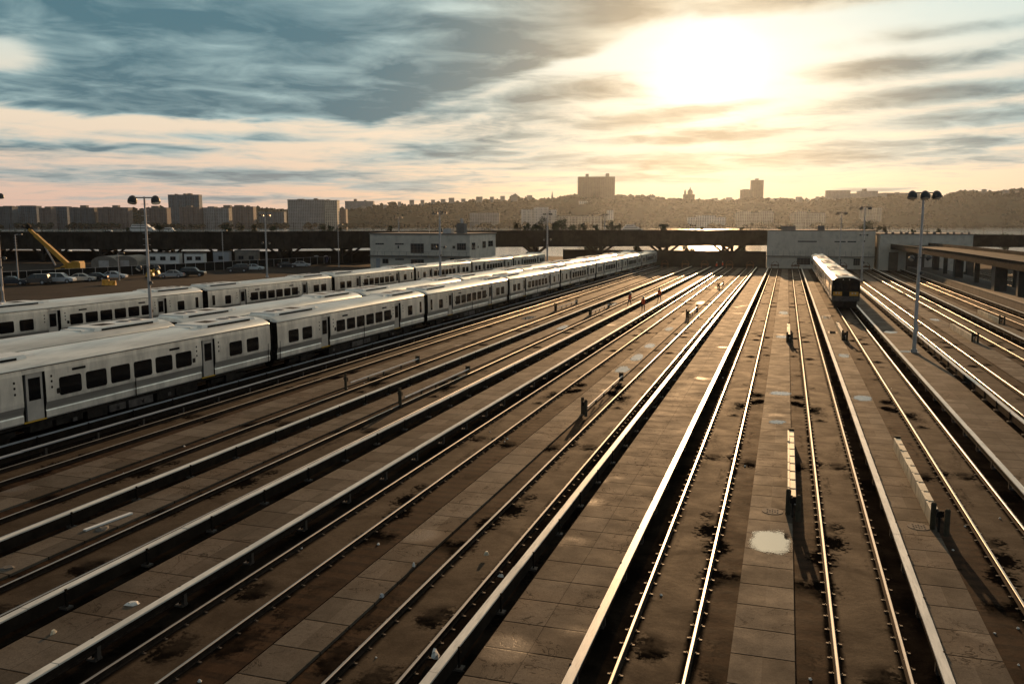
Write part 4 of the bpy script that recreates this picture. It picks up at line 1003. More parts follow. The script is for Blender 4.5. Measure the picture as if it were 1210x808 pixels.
for k in range(9000):
    s_ = rnd.uniform(.10, .80); o = rnd.uniform(.5, 7); x, y, z0, z1, tx, ty = viaduct_at(s_)
    dens = mnoise.noise(Vector((s_ * 60, 0, 0))) + .25
    if rnd.random() > dens + .2: continue
    p = Vector((x - ty * o, y + tx * o, z1 - .7 + rnd.random() ** 2 * (1.0 + .8 * max(0, dens)))); u = Vector((rnd.gauss(0, .4), rnd.gauss(0, .4), 1)).normalized(); w = u.orthogonal().normalized(); q = rnd.uniform(.12, .28)
    mb.add([p - u * q, p + w * q * .5, p + u * q, p - w * q * .5], [(0, 1, 2, 3)])
tag(mb.build('undergrowth', M['leaf']), 'low dark weeds covering the top of the viaduct', 'undergrowth', kind='stuff')

mb = MB(); vs = []
for k in range(31):
    x, y, z0, z1, tx, ty = viaduct_at(.08 + .42 * k / 30)
    for o, z in ((10.5, -6), (11.0, -6), (11.0, z0 - .9), (10.5, z0 - .9)): vs.append((x - ty * o, y + tx * o, z))
mb.add(vs, [(k * 4 + i, k * 4 + (i + 1) % 4, k * 4 + 4 + (i + 1) % 4, k * 4 + 4 + i) for k in range(30) for i in range(4)] + [(0, 1, 2, 3), (120, 121, 122, 123)])
tag(mb.build('retaining_wall', M['viaduct']), 'low dark wall seen through the viaduct arches behind the left lot', 'wall')
# boundary wall and shrubs below the viaduct
t = tag(MB().box(-58, -4.85, 233, 233.4, gz(233) - .3, gz(233) + 3.9).build('boundary_wall', M['viaduct']), 'dark wall under the viaduct at the end of the middle tracks', 'wall')
TB = [(-53, 243, 4.4, 'leafy tree behind the dark wall near the far end of the near train'), (-40, 247, 3.6, 'small tree behind the dark wall above the fourth buffer stop'), (-26, 250, 4.0, 'tree behind the dark wall left of the central viaduct pier'), (-12, 252, 4.4, 'tree under the viaduct beside the pale yard building'), (70, 330, 7.0, 'dark tree on the river bank at the right edge'), (-72, 250, 4.5, 'tree beneath the viaduct between the grey office and the trains')]
for x, y, h, lab in TB:
    t = thing('tree', lab, 'tree', (x, y, gz(y) - .3), rnd.uniform(0, 6)); leafy(t, h * .45, h + 1.2, 1.6, 900, rnd, .3, nclump=14)

# ------------------------------------------------------------------ low things in the left lot
def trailer(px0, px1, y_top, X, Y, lab, mat, wins, h=3.0, door=False):
    L = (px1 - px0) / FPX * Vector((X, Y, 0)).dot(_fw0)
    t = thing('site_trailer', lab, 'trailer', (X, Y, gz(Y) - .2), YAW + .06)
    mb = MB(); mb.box(-L / 2, L / 2, 0, 3, .45, h); mb.build('body', M[mat], t)
    mb = MB(); mb.box(-L / 2 - .1, L / 2 + .1, -.1, 3.1, h, h + .14); mb.build('roof', M['bldg_trim'], t)
    mb = MB(); mb.box(-L / 2 + .1, L / 2 - .1, .2, 2.8, 0, .45); mb.build('skirt', M['under'], t)
    for k in range(wins):
        x = -L / 2 + L * (k + .6) / (wins + .2); window_part(t, x - .7, x + .7, 1.35, 2.35, -.003, 2, 1)
    if door: mb = MB(); mb.box(-L / 2 + .3, -L / 2 + 1.2, -.05, -.003, .5, 2.5); mb.build('door', M['shade_blue_grey'], t)
trailer(177, 214, 299, -154, 190.8, 'white site trailer with three dark windows just right of the two-headed lamp post', 'white', 3, 3.1)
trailer(217, 239, 300, -147, 194, 'smaller white site trailer with two windows', 'white', 2, 3.0)
trailer(241, 259, 298, -143, 200, 'grey blue site trailer right of the white ones', 'shade_blue_grey', 1, 3.4)
trailer(257, 283, 297, -138, 204, 'beige low site building at the end of the trailer row', 'conc', 2, 3.7)
trailer(-5, 28, 304, -172, 140, 'pale low shed at the left edge behind the parked cars', 'conc', 2, 3.2, True)
for px, ytop, ybase, d, lab in [(123, 303, 316, 218, 'grey arched shelter under the viaduct behind the yellow crane'), (147, 303, 316, 220, 'grey arched shelter under the viaduct left of the near lamp post')]:
    p = at_depth(px, ybase, d); w = 30 / FPX * d / 2 if px > 30 else 36 / FPX * d / 2
    t = thing('storage_tent', lab, 'tent', (p.x, p.y, gz(p.y) - .2), YAW)
    mb = MB(); n = 12; h = (ybase - ytop) / FPX * d
    prof = [(w * math.cos(math.pi * i / n), h * .45 + h * .55 * math.sin(math.pi * i / n)) for i in range(n + 1)] + [(-w, 0), (w, 0)]
    mb.extrude_y(prof, 0, 9); mb.build('cover', M['conc'], t)
    mb = MB(); mb.box(-w * .4, w * .4, -.05, -.003, 0, h * .6); mb.build('flap', M['galv'], t)
# dark chain fence behind the parked cars
t = thing('site_fence', 'dark screened fence behind the row of parked cars', 'fence')
a, b = Vector((-134, 112, 0)), Vector((-120.5, 218, 0)); n = 36
for k in range(n + 1):
    p = a.lerp(b, k / n); mb = MB(); mb.tube((p.x, p.y, gz(p.y) - .3), (p.x, p.y, gz(p.y) + 1.8), .05, n=6); mb.build('fence_post', M['galv'], t)
mb = MB()
for k in range(n):
    p, q = a.lerp(b, k / n), a.lerp(b, (k + 1) / n); mb.bar((p.x, p.y, gz(p.y) + 1.75), (q.x, q.y, gz(q.y) + 1.75), .05)
mb.build('top_rail', M['galv'], t)
mb = MB(); dv = Vector((.04, 0, 0))
vs = [a + Vector((0, 0, gz(a.y) - .1)), b + Vector((0, 0, gz(b.y) - .1)), b + Vector((0, 0, gz(b.y) + 1.7)), a + Vector((0, 0, gz(a.y) + 1.7))]
vs = [v - dv for v in vs] + [v - dv * 2 for v in vs]; mb.add(vs, [(0, 1, 2, 3), (7, 6, 5, 4), (0, 3, 7, 4), (1, 5, 6, 2), (3, 2, 6, 7), (0, 4, 5, 1)]); mb.build('screen', M['black'], t)

# ------------------------------------------------------------------ parked cars
PAINT = {}
def paint(c, nm):
    if nm not in PAINT: PAINT[nm] = material('paint_' + nm, c, 0.28, 0.25, 0.06, .8)
    return PAINT[nm]
def car(kind, col, nm, px, py, lab, rz=0.0, flip=False):
    x, y = on_ground(px, py, -0.2)
    t = thing('parked_car', lab, 'car', (x, y, gz(y) - .2), YAW + rz + (math.pi if flip else 0), 'cars parked along the yard fence')
    if kind == 'sedan':
        L, Wd, hb, hr = 4.7, 1.8, .92, 1.44; hull = [(-2.32, .32), (-2.35, .62), (-2.25, .86), (-1.5, .93), (.95, .93), (2.1, .80), (2.35, .62), (2.33, .32), (1.9, .24), (-1.9, .24)]; cab = [(-1.75, .92), (1.15, .92), (.45, 1.38), (.15, 1.43), (-.75, 1.43), (-1.05, 1.36)]
    else:
        L, Wd, hb, hr = 4.9, 1.92, 1.05, 1.82; hull = [(-2.40, .42), (-2.45, .75), (-2.42, 1.03), (-1.5, 1.07), (1.15, 1.07), (2.2, .97), (2.42, .75), (2.40, .40), (1.9, .32), (-1.9, .32)]; cab = [(-2.38, 1.06), (1.15, 1.06), (.55, 1.66), (.25, 1.78), (-1.9, 1.80), (-2.15, 1.72)]
    pm = paint(col, nm); w = Wd / 2; R = .34 if kind == 'sedan' else .39
    mb = MB(); n = len(hull)
    ring = lambda xx, k, zc: [(xx, yy, z) for yy, z in hull]
    vs = []
    for xx, sc in ((-w, .93), (-w * .93, 1), (w * .93, 1), (w, .93)): vs += [(yy * sc, xx, .62 + (z - .62) * sc) for yy, z in hull]
    fs = [(k * n + i, k * n + (i + 1) % n, (k + 1) * n + (i + 1) % n, (k + 1) * n + i) for k in range(3) for i in range(n)] + [tuple(range(n)), tuple(range(3 * n, 4 * n))]
    mb.add(vs, fs)
    rp = [p for p in cab if p[1] > hr - .17]; ny = len(rp)       # roof skin
    rs = sorted(rp, key=lambda p: p[0]); ww = w * .70
    vs = [(a_, -ww, z_ + .012) for a_, z_ in rs] + [(a_, ww, z_ + .012) for a_, z_ in rs]; m_ = len(rs)
    mb.add(vs, [(i, i + 1, m_ + i + 1, m_ + i) for i in range(m_ - 1)])
    for s in (-1, 1):                                            # pillars
        for (a0, z0), (a1, z1) in (((cab[0][0], cab[0][1]), rs[0]), ((cab[1][0], cab[1][1]), rs[-1])): mb.bar((a0, s * w * .9, z0), (a1, s * ww, z1), .09)
        mb.bar((-.45, s * w * .91, cab[0][1]), (-.45, s * ww * 1.02, hr - .03), .08)
    mb.build('body', pm, t)
    mb = MB(); k = len(cab); vs = [(a_, (-w * .90 if z_ < hb + .05 else -ww), z_) for a_, z_ in cab] + [(a_, (w * .90 if z_ < hb + .05 else ww), z_) for a_, z_ in cab]
    mb.add(vs, [(i, (i + 1) % k, k + (i + 1) % k, k + i) for i in range(k)] + [tuple(range(k)), tuple(range(k, 2 * k))]); mb.build('windows', M['glass'], t)
    for a_ in (-1.42, 1.42):
        for s in (-1, 1):
            mb = MB(); mb.tube((a_, s * (w - .2), R), (a_, s * (w + .015), R), R, n=16); wh = mb.build('wheel', M['tyre'], t)
            mb = MB(); mb.tube((a_, s * (w + .015), R), (a_, s * (w + .03), R), R * .6, n=12); mb.build('rim', M['chrome'], wh)
    for s in (-1, 1):
        mb = MB(); mb.box(2.24, 2.36, s * .65 - .18, s * .65 + .18, hb - .32, hb - .16); mb.build('headlight', M['lens'], t)
        mb = MB(); mb.box(-2.42 if kind != 'sedan' else -2.33, -2.25, s * .68 - .16, s * .68 + .16, hb - .28, hb - .02); mb.build('tail_light', M['red'], t)
    return t
car('sedan', (.03, .035, .045), 'dark_blue', 15, 336.5, 'dark sedan at the left edge under the short street lamp', .25)
car('suv', (.10, .085, .075), 'brown', 42, 336, 'brown grey SUV showing a red tail light, second from the left', .15, True)
car('suv', (.50, .52, .54), 'silver', 72, 334.5, 'big pale silver SUV parked in front of the yellow crane', .1)
car('sedan', (.55, .52, .46), 'beige', 97, 332.5, 'beige white sedan just right of the big silver SUV', .3)
car('sedan', (.015, .016, .02), 'black', 112, 331.5, 'black sedan between two pale sedans', .25, True)
car('sedan', (.58, .60, .62), 'white', 135, 329.5, 'white sedan behind the yellow barrier block', .12)
car('sedan', (.36, .37, .37), 'grey', 203, 328, 'light grey sedan right of the yellow hoops', .2, True)
car('suv', (.02, .022, .022), 'blackgreen', 229, 326.5, 'black SUV beside the light grey sedan', .05)
car('suv', (.05, .042, .038), 'darkbrown', 281, 321.5, 'dark brown SUV beside a white sedan', .2, True)
car('sedan', (.55, .58, .58), 'mint', 300, 319.5, 'white sedan at the foot of the four-lamp post', .2)
car('sedan', (.025, .025, .03), 'slate', 339, 316.5, 'dark sedan left of a silver one near the blue skip', .2)
car('sedan', (.42, .43, .44), 'silver_two', 356, 315.5, 'silver sedan right beside the blue skip', .2)

# yellow hoops, barrier block, blue skip
x, y = on_ground(181, 328, -.2)
t = thing('cable_hoop', 'yellow arched machine guard standing in the lot by the lamp post', 'machine guard', (x, y, gz(y) - .2), YAW)
for q, sc in ((-.55, .9), (.55, 1.0)):
    mb = MB(); n = 14; vs = []
    for k in range(n + 1):
        a = math.pi * (1.0 - k / n * .92); rr = 1.05 * sc
        for s in (-.42, .42):
            for w_ in (0, .28): vs.append((q + (rr - w_) * math.cos(a) * .8, s, (rr - w_) * math.sin(a) * 1.75 * sc))
    fs = []
    for k in range(n):
        o = k * 4
        for i, j in ((0, 1), (1, 3), (3, 2), (2, 0)): fs.append((o + i, o + j, o + 4 + j, o + 4 + i))
    mb.add(vs, fs + [(0, 1, 3, 2), (4 * n, 4 * n + 1, 4 * n + 3, 4 * n + 2)]); mb.build('hoop', M['yellow'], t)
mb = MB(); mb.box(-1.4, 1.4, -.5, .5, 0, .22); mb.build('base', M['post'], t)
x, y = on_ground(128.5, 337, -.2)
t = thing('barrier_block', 'battered yellow barrier block lying beside the tracks', 'barrier', (x, y, gz(y) - .2), YAW + .1)
mb = MB(); mb.extrude_x([(-.5, 0), (.5, 0), (.22, .5), (.15, 1.0), (-.15, 1.0), (-.22, .5)], -1.0, .1); mb.extrude_x([(-.4, 0), (.4, 0), (.18, .45), (.12, .8), (-.12, .8), (-.18, .45)], .15, 1.2); mb.build('block', M['amber'], t)
mb = MB(); mb.bar((-.9, -.55, .9), (-.4, -.3, .1), .1); mb.bar((1.1, -.5, .7), (.7, -.3, 0), .1); mb.build('strut', M['amber'], t)
x, y = on_ground(377, 311.5, -.2)
t = thing('skip', 'dark blue skip heaped with pale rubbish bags', 'skip', (x, y, gz(y) - .2), YAW)
mb = MB(); mb.extrude_y([(-2.4, .3), (2.4, .3), (2.9, 1.9), (-2.9, 1.9)], -1.1, 1.1); mb.build('container', paint((.012, .016, .05), 'navy'), t)
mb = MB(); mb.box(-2.95, 2.95, -1.15, -1.05, 1.85, 2.0); mb.box(-2.95, 2.95, 1.05, 1.15, 1.85, 2.0); mb.box(-2.2, 2.2, -.9, .9, 0, .3); mb.build('rim', M['black'], t)
mb = MB(); r = random.Random(8)
for k in range(9): clump(mb, (r.uniform(-2.2, 2.2), r.uniform(-.7, .7), 1.95), r.uniform(.25, .5), .3, r)
mb.build('rubbish', M['galv'], t)

# ------------------------------------------------------------------ yellow crane
p = at_depth(84, 318, 190)
t = thing('mobile_crane', 'yellow mobile crane with raised telescopic boom before the viaduct', 'crane', (p.x, p.y, gz(p.y) - .2), YAW)
s = 190 / FPX
def cw(px, py, o=0.0): return Vector(((px - 84) * s, o, (318 - py) * s))
mb = MB(); mb.bar(cw(83, 310), cw(57, 285), .95, .85); mb.bar(cw(57, 285), cw(45, 273.4), .85, .75); mb.bar(cw(45, 273.4), cw(38, 266.6), .6, .55); mb.build('boom', M['crane_yellow'], t)
mb = MB(); mb.bar(cw(41, 267), cw(29.5, 263.5), .35, .35); mb.bar(cw(37, 260.5), cw(38.5, 268), .5, .4); mb.tube(cw(38, 263.5, -.35), cw(38, 263.5, .35), .42, n=12); mb.tube(cw(31, 264, -.2), cw(31, 264, .2), .3, n=10); mb.build('boom_head', M['under'], t)
mb = MB(); mb.tube(cw(66, 309), cw(55, 287), .18, n=8); mb.build('lift_cylinder', M['galv'], t)
mb = MB(); mb.box((82 - 84) * s, (98 - 84) * s, -1.1, 1.1, (318 - 313) * s, (318 - 305.5) * s); mb.box((88 - 84) * s, (97 - 84) * s, -1.2, 1.2, (318 - 306) * s, (318 - 304) * s); mb.build('counterweight', M['crane_yellow'], t)
mb = MB(); mb.extrude_y([((66 - 84) * s, .5), ((80 - 84) * s, .5), ((82 - 84) * s, 1.3), ((80 - 84) * s, 1.9), ((74 - 84) * s, 1.3), ((68 - 84) * s, 1.1)], -1.2, 1.2); cb = mb.build('cab', M['crane_yellow'], t)
mb = MB(); mb.box((75 - 84) * s, (80 - 84) * s, -1.23, -1.203, 1.35 - .5, 1.75 - .5); mb.build('cab_window', M['glass'], cb)
mb = MB(); mb.box((64 - 84) * s, (99 - 84) * s, -1.25, 1.25, .45, .85)
mb.build('chassis', M['under'], t)
for px in (67, 74, 88, 95):
    for o in (-1.25, .95): mb = MB(); mb.tube(((px - 84) * s, o, .5), ((px - 84) * s, o + .3, .5), .5, n=14); mb.build('wheel', M['tyre'], t)
mb = MB(); mb.bar(cw(40, 264, 0), cw(84, 304, 0), .04); mb.build('cable', M['under'], t)

# ------------------------------------------------------------------ boats
def vessel(px0, px1, ytop, ybase, d, lab, cat='boat', decks=2, hull='white', name='boat'):
    p = at_depth((px0 + px1) / 2, HY, d); p.z = -4.2; L = (px1 - px0) / FPX * d; H = (ybase - ytop) / FPX * d
    t = thing(name, lab, cat, p, YAW)
    mb = MB(); n = 12; h = H * .32; w = L * .11; vs = []
    for z, k in ((-.5, .85), (h, 1.0)):
        for i in range(n): a = 2 * math.pi * i / n; c, q = math.cos(a), math.sin(a); vs.append((L / 2 * c * k * (1.0 if c > 0 else .93), w * math.copysign(abs(q) ** .6, q) * k, z))
    mb.add(vs, [(i, (i + 1) % n, n + (i + 1) % n, n + i) for i in range(n)] + [tuple(range(n, 2 * n))]); mb.build('hull', M[hull], t)
    z = h
    for k in range(decks):
        dh = H * .55 / decks; l0, l1 = -L * (.40 - .06 * k), L * (.34 - .13 * k)
        mb = MB(); mb.extrude_y([(l0, z), (l1, z), (l1 - dh * .8, z + dh), (l0 + dh * .3, z + dh)], -w * .8, w * .8); dk = mb.build('deck_house', M['white'], t)
        mb = MB(); mb.box(l0 + L * .03, l1 - dh - L * .02, -w * .8 - .05, -w * .8 - .01, z + dh * .4, z + dh * .75); mb.build('window_band', M['glass'], dk); z += dh
    mb = MB(); mb.tube((0, 0, z), (0, 0, z + H * .25), .15, .08); mb.bar((-L * .06, 0, z + H * .1), (L * .06, 0, z + H * .1), .15); mb.build('mast', M['galv'], t)
vessel(150, 188, 261, 272.5, 1100, 'large white passenger ferry on the river behind the near left lamp post', 'ferry', 2, name='ferry')
vessel(192, 209, 265.5, 272.5, 1100, 'small white motor boat right of the ferry', 'boat', 1)
vessel(120, 136, 268, 273, 1000, 'low brown barge on the river left of the ferry', 'barge', 1, 'wood', 'barge')
vessel(731, 766, 259.5, 272, 1000, 'white motor yacht with tiers of decks below the slab tower', 'yacht', 3, name='yacht')
vessel(60, 93, 291, 303, 330, 'black hulled boat with white stripes moored beneath the viaduct by the crane', 'boat', 2, 'black', 'moored_boat')
def sail(px, ytop, d, lab):
    p = at_depth(px, HY, d); p.z = -4.2; H = (272 - ytop) / FPX * d; t = thing('sailboat', lab, 'sailboat', p, YAW, 'small sailboats on the river')
    mb = MB(); mb.add([(-1.2 * H * .3, -.7, 0), (1.2 * H * .3, -.7, 0), (1.3 * H * .3, 0, 1), (-1.2 * H * .3, -.8, 1), (-1.2 * H * .3, .7, 0), (1.2 * H * .3, .7, 0), (-1.2 * H * .3, .8, 1)], [(0, 1, 2, 3), (5, 4, 6, 2), (3, 2, 6), (0, 3, 6, 4)]); mb.build('hull', M['white'], t)
    mb = MB(); mb.tube((0, 0, .8), (0, 0, H), .08, n=6); mb.build('mast', M['galv'], t)
    mb = MB(); mb.add([(-.1, 0.02, 1.8), (-H * .36, .1, 1.9), (-.1, .02, H * .98), (-.1, -.04, 1.8), (-H * .36, .04, 1.9), (-.1, -.04, H * .98)], [(0, 1, 2), (5, 4, 3), (0, 3, 4, 1), (1, 4, 5, 2), (2, 5, 3, 0)]); mb.build('sail', M['white'], t)
sail(143.5, 267, 900, 'small white sailboat left of the ferry behind the lamp post'); sail(218, 268, 900, 'small white sailboat below the slate blue tower'); sail(332.5, 268, 900, 'small white sailboat left of the long white apartment block'); sail(425, 267, 900, 'small white sailboat right of the long white apartment block'); sail(623, 268, 900, 'small white sailboat before the white apartment complex')

# ------------------------------------------------------------------ buildings across the river
F = {'brown': facade_material('brick_brown', (.16, .13, .125), (.04, .046, .052), 3.4, 3.0, .45, .5), 'dark': facade_material('brick_dark', (.085, .105, .125), (.03, .035, .04), 3.4, 3.0, .5, .5),
     'grey': facade_material('grey_block', (.25, .27, .28), (.05, .04, .045), 3.6, 3.0, .5, .5), 'blue': facade_material('blue_tower', (.11, .16, .20), (.05, .055, .07), 4.2, 3.1, .65, .6),
     'white': facade_material('white_block', (.62, .60, .56), (.10, .105, .11), 5.0, 3.3, .5, .5), 'tan': facade_material('tan_block', (.42, .38, .31), (.08, .06, .06), 4.0, 3.3, .5, .5), 'slab': facade_material('slab_tower', (.12, .10, .08), (.05, .045, .04), 4.4, 3.3, .55, .55)}
def tower(px0, px1, yt, yb, d, mat, lab, steps=(), pent=(), dep=22, name='apartment_block', cat='apartment building', bays=0):
    w = (px1 - px0) / FPX * d; p = at_depth((px0 + px1) / 2, yb, d); s = d / FPX
    z0 = p.z - 12; t = thing(name, lab, cat, (p.x, p.y, z0), YAW, None)
    H = (yb - yt) * s + 12
    mb = MB(); mb.box(-w / 2, w / 2, 0, dep, 0, H); 
    for k in range(bays):
        x = -w / 2 + w * (k + .5) / bays; mb.box(x - w / bays * .28, x + w / bays * .28, -2.2, 0, 0, H - (1.5 if k % 2 else 0))
    for a, b, y in steps: mb.box((a - (px0 + px1) / 2) * s, (b - (px0 + px1) / 2) * s, -3, dep - 4, 0, (yb - y) * s + 12)
    mb.build('walls', F[mat], t)
    mb = MB(); mb.box(-w / 2 - .3, w / 2 + .3, -.3, dep + .3, H, H + 1.0); mb.build('roof', M['bldg_trim'], t)
    for a, b, y in pent:
        mb = MB(); mb.box((a - (px0 + px1) / 2) * s, (b - (px0 + px1) / 2) * s, 5, dep - 5, H + 1.0, (yb - y) * s + 12); mb.build('penthouse', M['bldg_trim'], t)
DL = 1830
tower(-16, 16, 245, 271, DL, 'dark', 'dark block cut by the left edge across the river', pent=[(4, 14, 243.8)], bays=3)
tower(21, 44.5, 244.4, 271, DL + 60, 'blue', 'dark block second from the left across the river', pent=[(24, 40, 243.4)], bays=3)
tower(47.5, 61.5, 246.6, 271, DL, 'brown', 'narrow slate block third from the left across the river', pent=[(53, 60, 244.6)], bays=2)
tower(64, 80.5, 245, 271, DL + 40, 'blue', 'dark block directly above the crane boom tip', pent=[(66, 81, 244.4)], bays=2)
tower(83.5, 112.5, 246.3, 271, DL, 'dark', 'brown grey block with a single roof box right of the crane', pent=[(95, 102, 243.2), (86, 89, 245.2)], bays=4)
tower(116.5, 152.5, 246.2, 271, DL, 'brown', 'wide brown block between the crane and the near left lamp post', pent=[(133, 139.5, 243.2), (122, 128, 245)], bays=5)
tower(173, 198, 246.4, 271, DL, 'brown', 'brown block just left of the slate blue tower', pent=[(179, 187, 243.8)], bays=4)
tower(200, 236, 231.2, 260, DL + 250, 'blue', 'tall slate blue tower block standing above its neighbours', pent=[(207, 209, 229.8), (217, 220, 229.4), (222, 226, 229.2)], bays=5)
tower(213, 236.5, 245.8, 271, DL - 20, 'brown', 'reddish block standing right in front of the slate blue tower', pent=[(220, 226, 243.6)], bays=4)
tower(241, 271, 246.4, 271, DL, 'grey', 'brown grey stepped block right of the slate blue tower', steps=[(247, 255, 244.6)], pent=[(264, 272, 243)], bays=4)
tower(275.5, 300, 245.2, 271, DL, 'brown', 'sand coloured block with a rounded roof line', steps=[(289, 294, 245)], pent=[(277, 287, 243), (291, 294, 243.4)], bays=4)
tower(306, 336, 251, 271, DL + 120, 'blue', 'low dark block filling the gap left of the long white block', bays=3)
tower(341, 384, 237.2, 271, DL, 'grey', 'long pale apartment block with rows of dark windows', pent=[(352, 359, 235.8), (371, 375, 235.2)], bays=0)
tower(384.5, 399, 237.8, 271, DL - 10, 'tan', 'pale end wing joined to the long apartment block', pent=[(386, 389, 236.4)], dep=26)
tower(399.5, 409, 248, 271, DL + 40, 'brown', 'small reddish block right of the long pale block', bays=2)
tower(408, 441, 238.3, 248, D_RIDGE - 10, 'grey', 'pale building crowning the ridge above the small reddish block', pent=[(418, 421, 235.4), (430, 432, 236.8)])
tower(555, 590, 252.3, 271, DL + 60, 'grey', 'faint grey block at the hill foot above the grey office', steps=[(573, 588, 251.8)])
tower(616, 634, 248.2, 271, DL, 'white', 'white apartment block, left end of the waterfront complex', bays=3)
tower(631, 648, 245.6, 271, DL - 15, 'white', 'white apartment block, tallest of the waterfront complex', pent=[(634, 640, 244.8)], bays=3)
tower(648.5, 658, 248.2, 271, DL + 10, 'white', 'narrow white block, right end of the waterfront complex', bays=2)
tower(659, 711, 256, 271, DL, 'tan', 'long low pale waterfront building below the slab tower', bays=9)
tower(683.5, 726, 210.3, 246, D_RIDGE - 40, 'slab', 'huge lone slab tower rising from the wooded ridge', pent=[(692.5, 695.5, 206.6), (716, 719.5, 206)], dep=30, bays=2)
tower(684.5, 694.5, 238, 243, D_RIDGE - 110, 'white', 'small pale box building at the foot of the slab tower')
tower(718, 725, 248.6, 254, DL + 200, 'white', 'tiny pale building halfway up the wooded slope', pent=[(721, 725, 248)])
tower(814, 857, 257, 272, DL, 'white', 'terraced white terminal building at the water edge', steps=[(824, 844, 255)], name='terminal', cat='terminal')
tower(871, 914, 252, 266, DL + 150, 'tan', 'beige stepped apartment cluster at the hill foot right of the white terminal', steps=[(873, 886, 250), (898, 912, 249.5)], bays=5)
tower(937, 975, 252, 268, DL + 120, 'tan', 'low beige flats at the hill foot above the lone train', steps=[(941, 952, 249.8)], bays=5)
tower(1020, 1042, 246, 256, DL + 260, 'tan', 'small beige flats halfway up the slope behind the two-armed lamp post', bays=3)
tower(978.5, 1004, 226, 244, D_RIDGE - 30, 'grey', 'flat topped grey block on the ridge above the lone train', dep=25)
tower(1007, 1047, 229.5, 244, D_RIDGE - 20, 'grey', 'stepped grey block on the ridge with a small roof tower', steps=[(1015, 1036, 226.2)], pent=[(1021, 1024, 223.6)], dep=25)
tower(1043.5, 1078, 228.8, 242, D_RIDGE, 'dark', 'long low dark block on the ridge left of the near lamp head', pent=[(1060, 1063, 227.6)], dep=25)
tower(888.5, 901.5, 214, 240, D_RIDGE + 60, 'slab', 'slim lone tower on the ridge right of the domed church', pent=[(893, 896, 211.8)], bays=2)
tower(876.5, 887.5, 225, 240, D_RIDGE + 40, 'slab', 'short block beside the slim lone tower', pent=[(879, 885, 224)])
# domed church
p = at_depth(813, 236, D_RIDGE + 50); s = (D_RIDGE + 50) / FPX
t = thing('church', 'domed church silhouette with a side tower on the ridge', 'church', (p.x, p.y, p.z - 12), YAW)
def lathe(prof, n=14, off=(0, 0)):
    mb = MB(); vs = []
    for r_, z in prof:
        for i in range(n): a = 2 * math.pi * i / n; vs.append((off[0] + r_ * math.cos(a), off[1] + r_ * math.sin(a), z))
    mb.add(vs, [(k * n + i, k * n + (i + 1) % n, (k + 1) * n + (i + 1) % n, (k + 1) * n + i) for k in range(len(prof) - 1) for i in range(n)]); return mb
mb = MB(); mb.box(-5 * s, 7 * s, -8, 12, 0, 12 + 6 * s); mb.build('nave', F['slab'], t)
lathe([(3.0 * s, 12), (3.0 * s, 12 + 7.5 * s), (3.2 * s, 12 + 8 * s), (2.9 * s, 12 + 9.6 * s), (2.0 * s, 12 + 11.2 * s), (.8 * s, 12 + 12 * s), (.7 * s, 12 + 13 * s), (.1, 12 + 14.8 * s)], off=(2.2 * s, 0)).build('dome', M['bldg_trim'], t)
lathe([(1.2 * s, 0), (1.2 * s, 12 + 8.4 * s), (1.0 * s, 12 + 10 * s), (.1, 12 + 12 * s)], 10, (-3.6 * s, 0)).build('bell_tower', M['bldg_trim'], t)
p = at_depth(652.5, 236, D_RIDGE + 20)
t = thing('church', 'thin church spire on the ridge left of the slab tower', 'church', (p.x, p.y, p.z - 10), YAW)
mb = MB(); mb.box(-2.4, 2.4, -2.4, 2.4, 0, 14 + 4); mb.build('tower', F['slab'], t)
lathe([(2.6, 18), (1.6, 24), (.1, 34)], 8).build('spire', M['bldg_trim'], t)
mb = MB(); mb.box(2.4, 22, -5, 5, 0, 14); mb.build('nave', F['slab'], t)
# small houses among the trees on the ridge
hr = random.Random(31); HP = [(472, 242), (486, 241), (499, 240.5), (512, 239.5), (524, 239), (534, 238.4), (548, 239), (566, 237.2), (581, 236.4), (594, 236), (608, 235), (626, 234.5), (740, 236), (754, 238), (770, 236.6), (846, 238.5), (862, 238), (913, 239), (922, 238.6), (945, 237), (955, 239), (966, 237.2), (1086, 232), (1098, 233.5), (1150, 229), (1164, 228.6), (1190, 228), (1202, 229), (430, 247.5), (455, 246), (560, 243), (600, 242), (780, 243), (905, 245), (990, 247), (965, 250)]
hw = facade_material('house_wall', (.34, .32, .29), (.06, .06, .065), 3.2, 3.0, .4, .45)
for k, (px, yb) in enumerate(HP):
    d = D_RIDGE - 25 - hr.uniform(0, 30); p = at_depth(px, yb, d); w = hr.uniform(8, 17); h = hr.uniform(7, 10)
    t = thing('hillside_house', '', 'house', (p.x, p.y, p.z - 6), YAW + hr.uniform(-.3, .3), 'small pale houses among the trees of the far ridge')
    t['label'] = 'tiny pale house among the hazy trees of the far ridge'
    mb = MB(); mb.box(-w / 2, w / 2, 0, 9, 0, h + 5); mb.build('walls', hw, t)
    mb = MB(); mb.extrude_x([(-.4, h + 5), (9.4, h + 5), (4.5, h + 5 + hr.uniform(.4, 3))], -w / 2 - .4, w / 2 + .4); mb.build('roof', M['bldg_trim'], t)

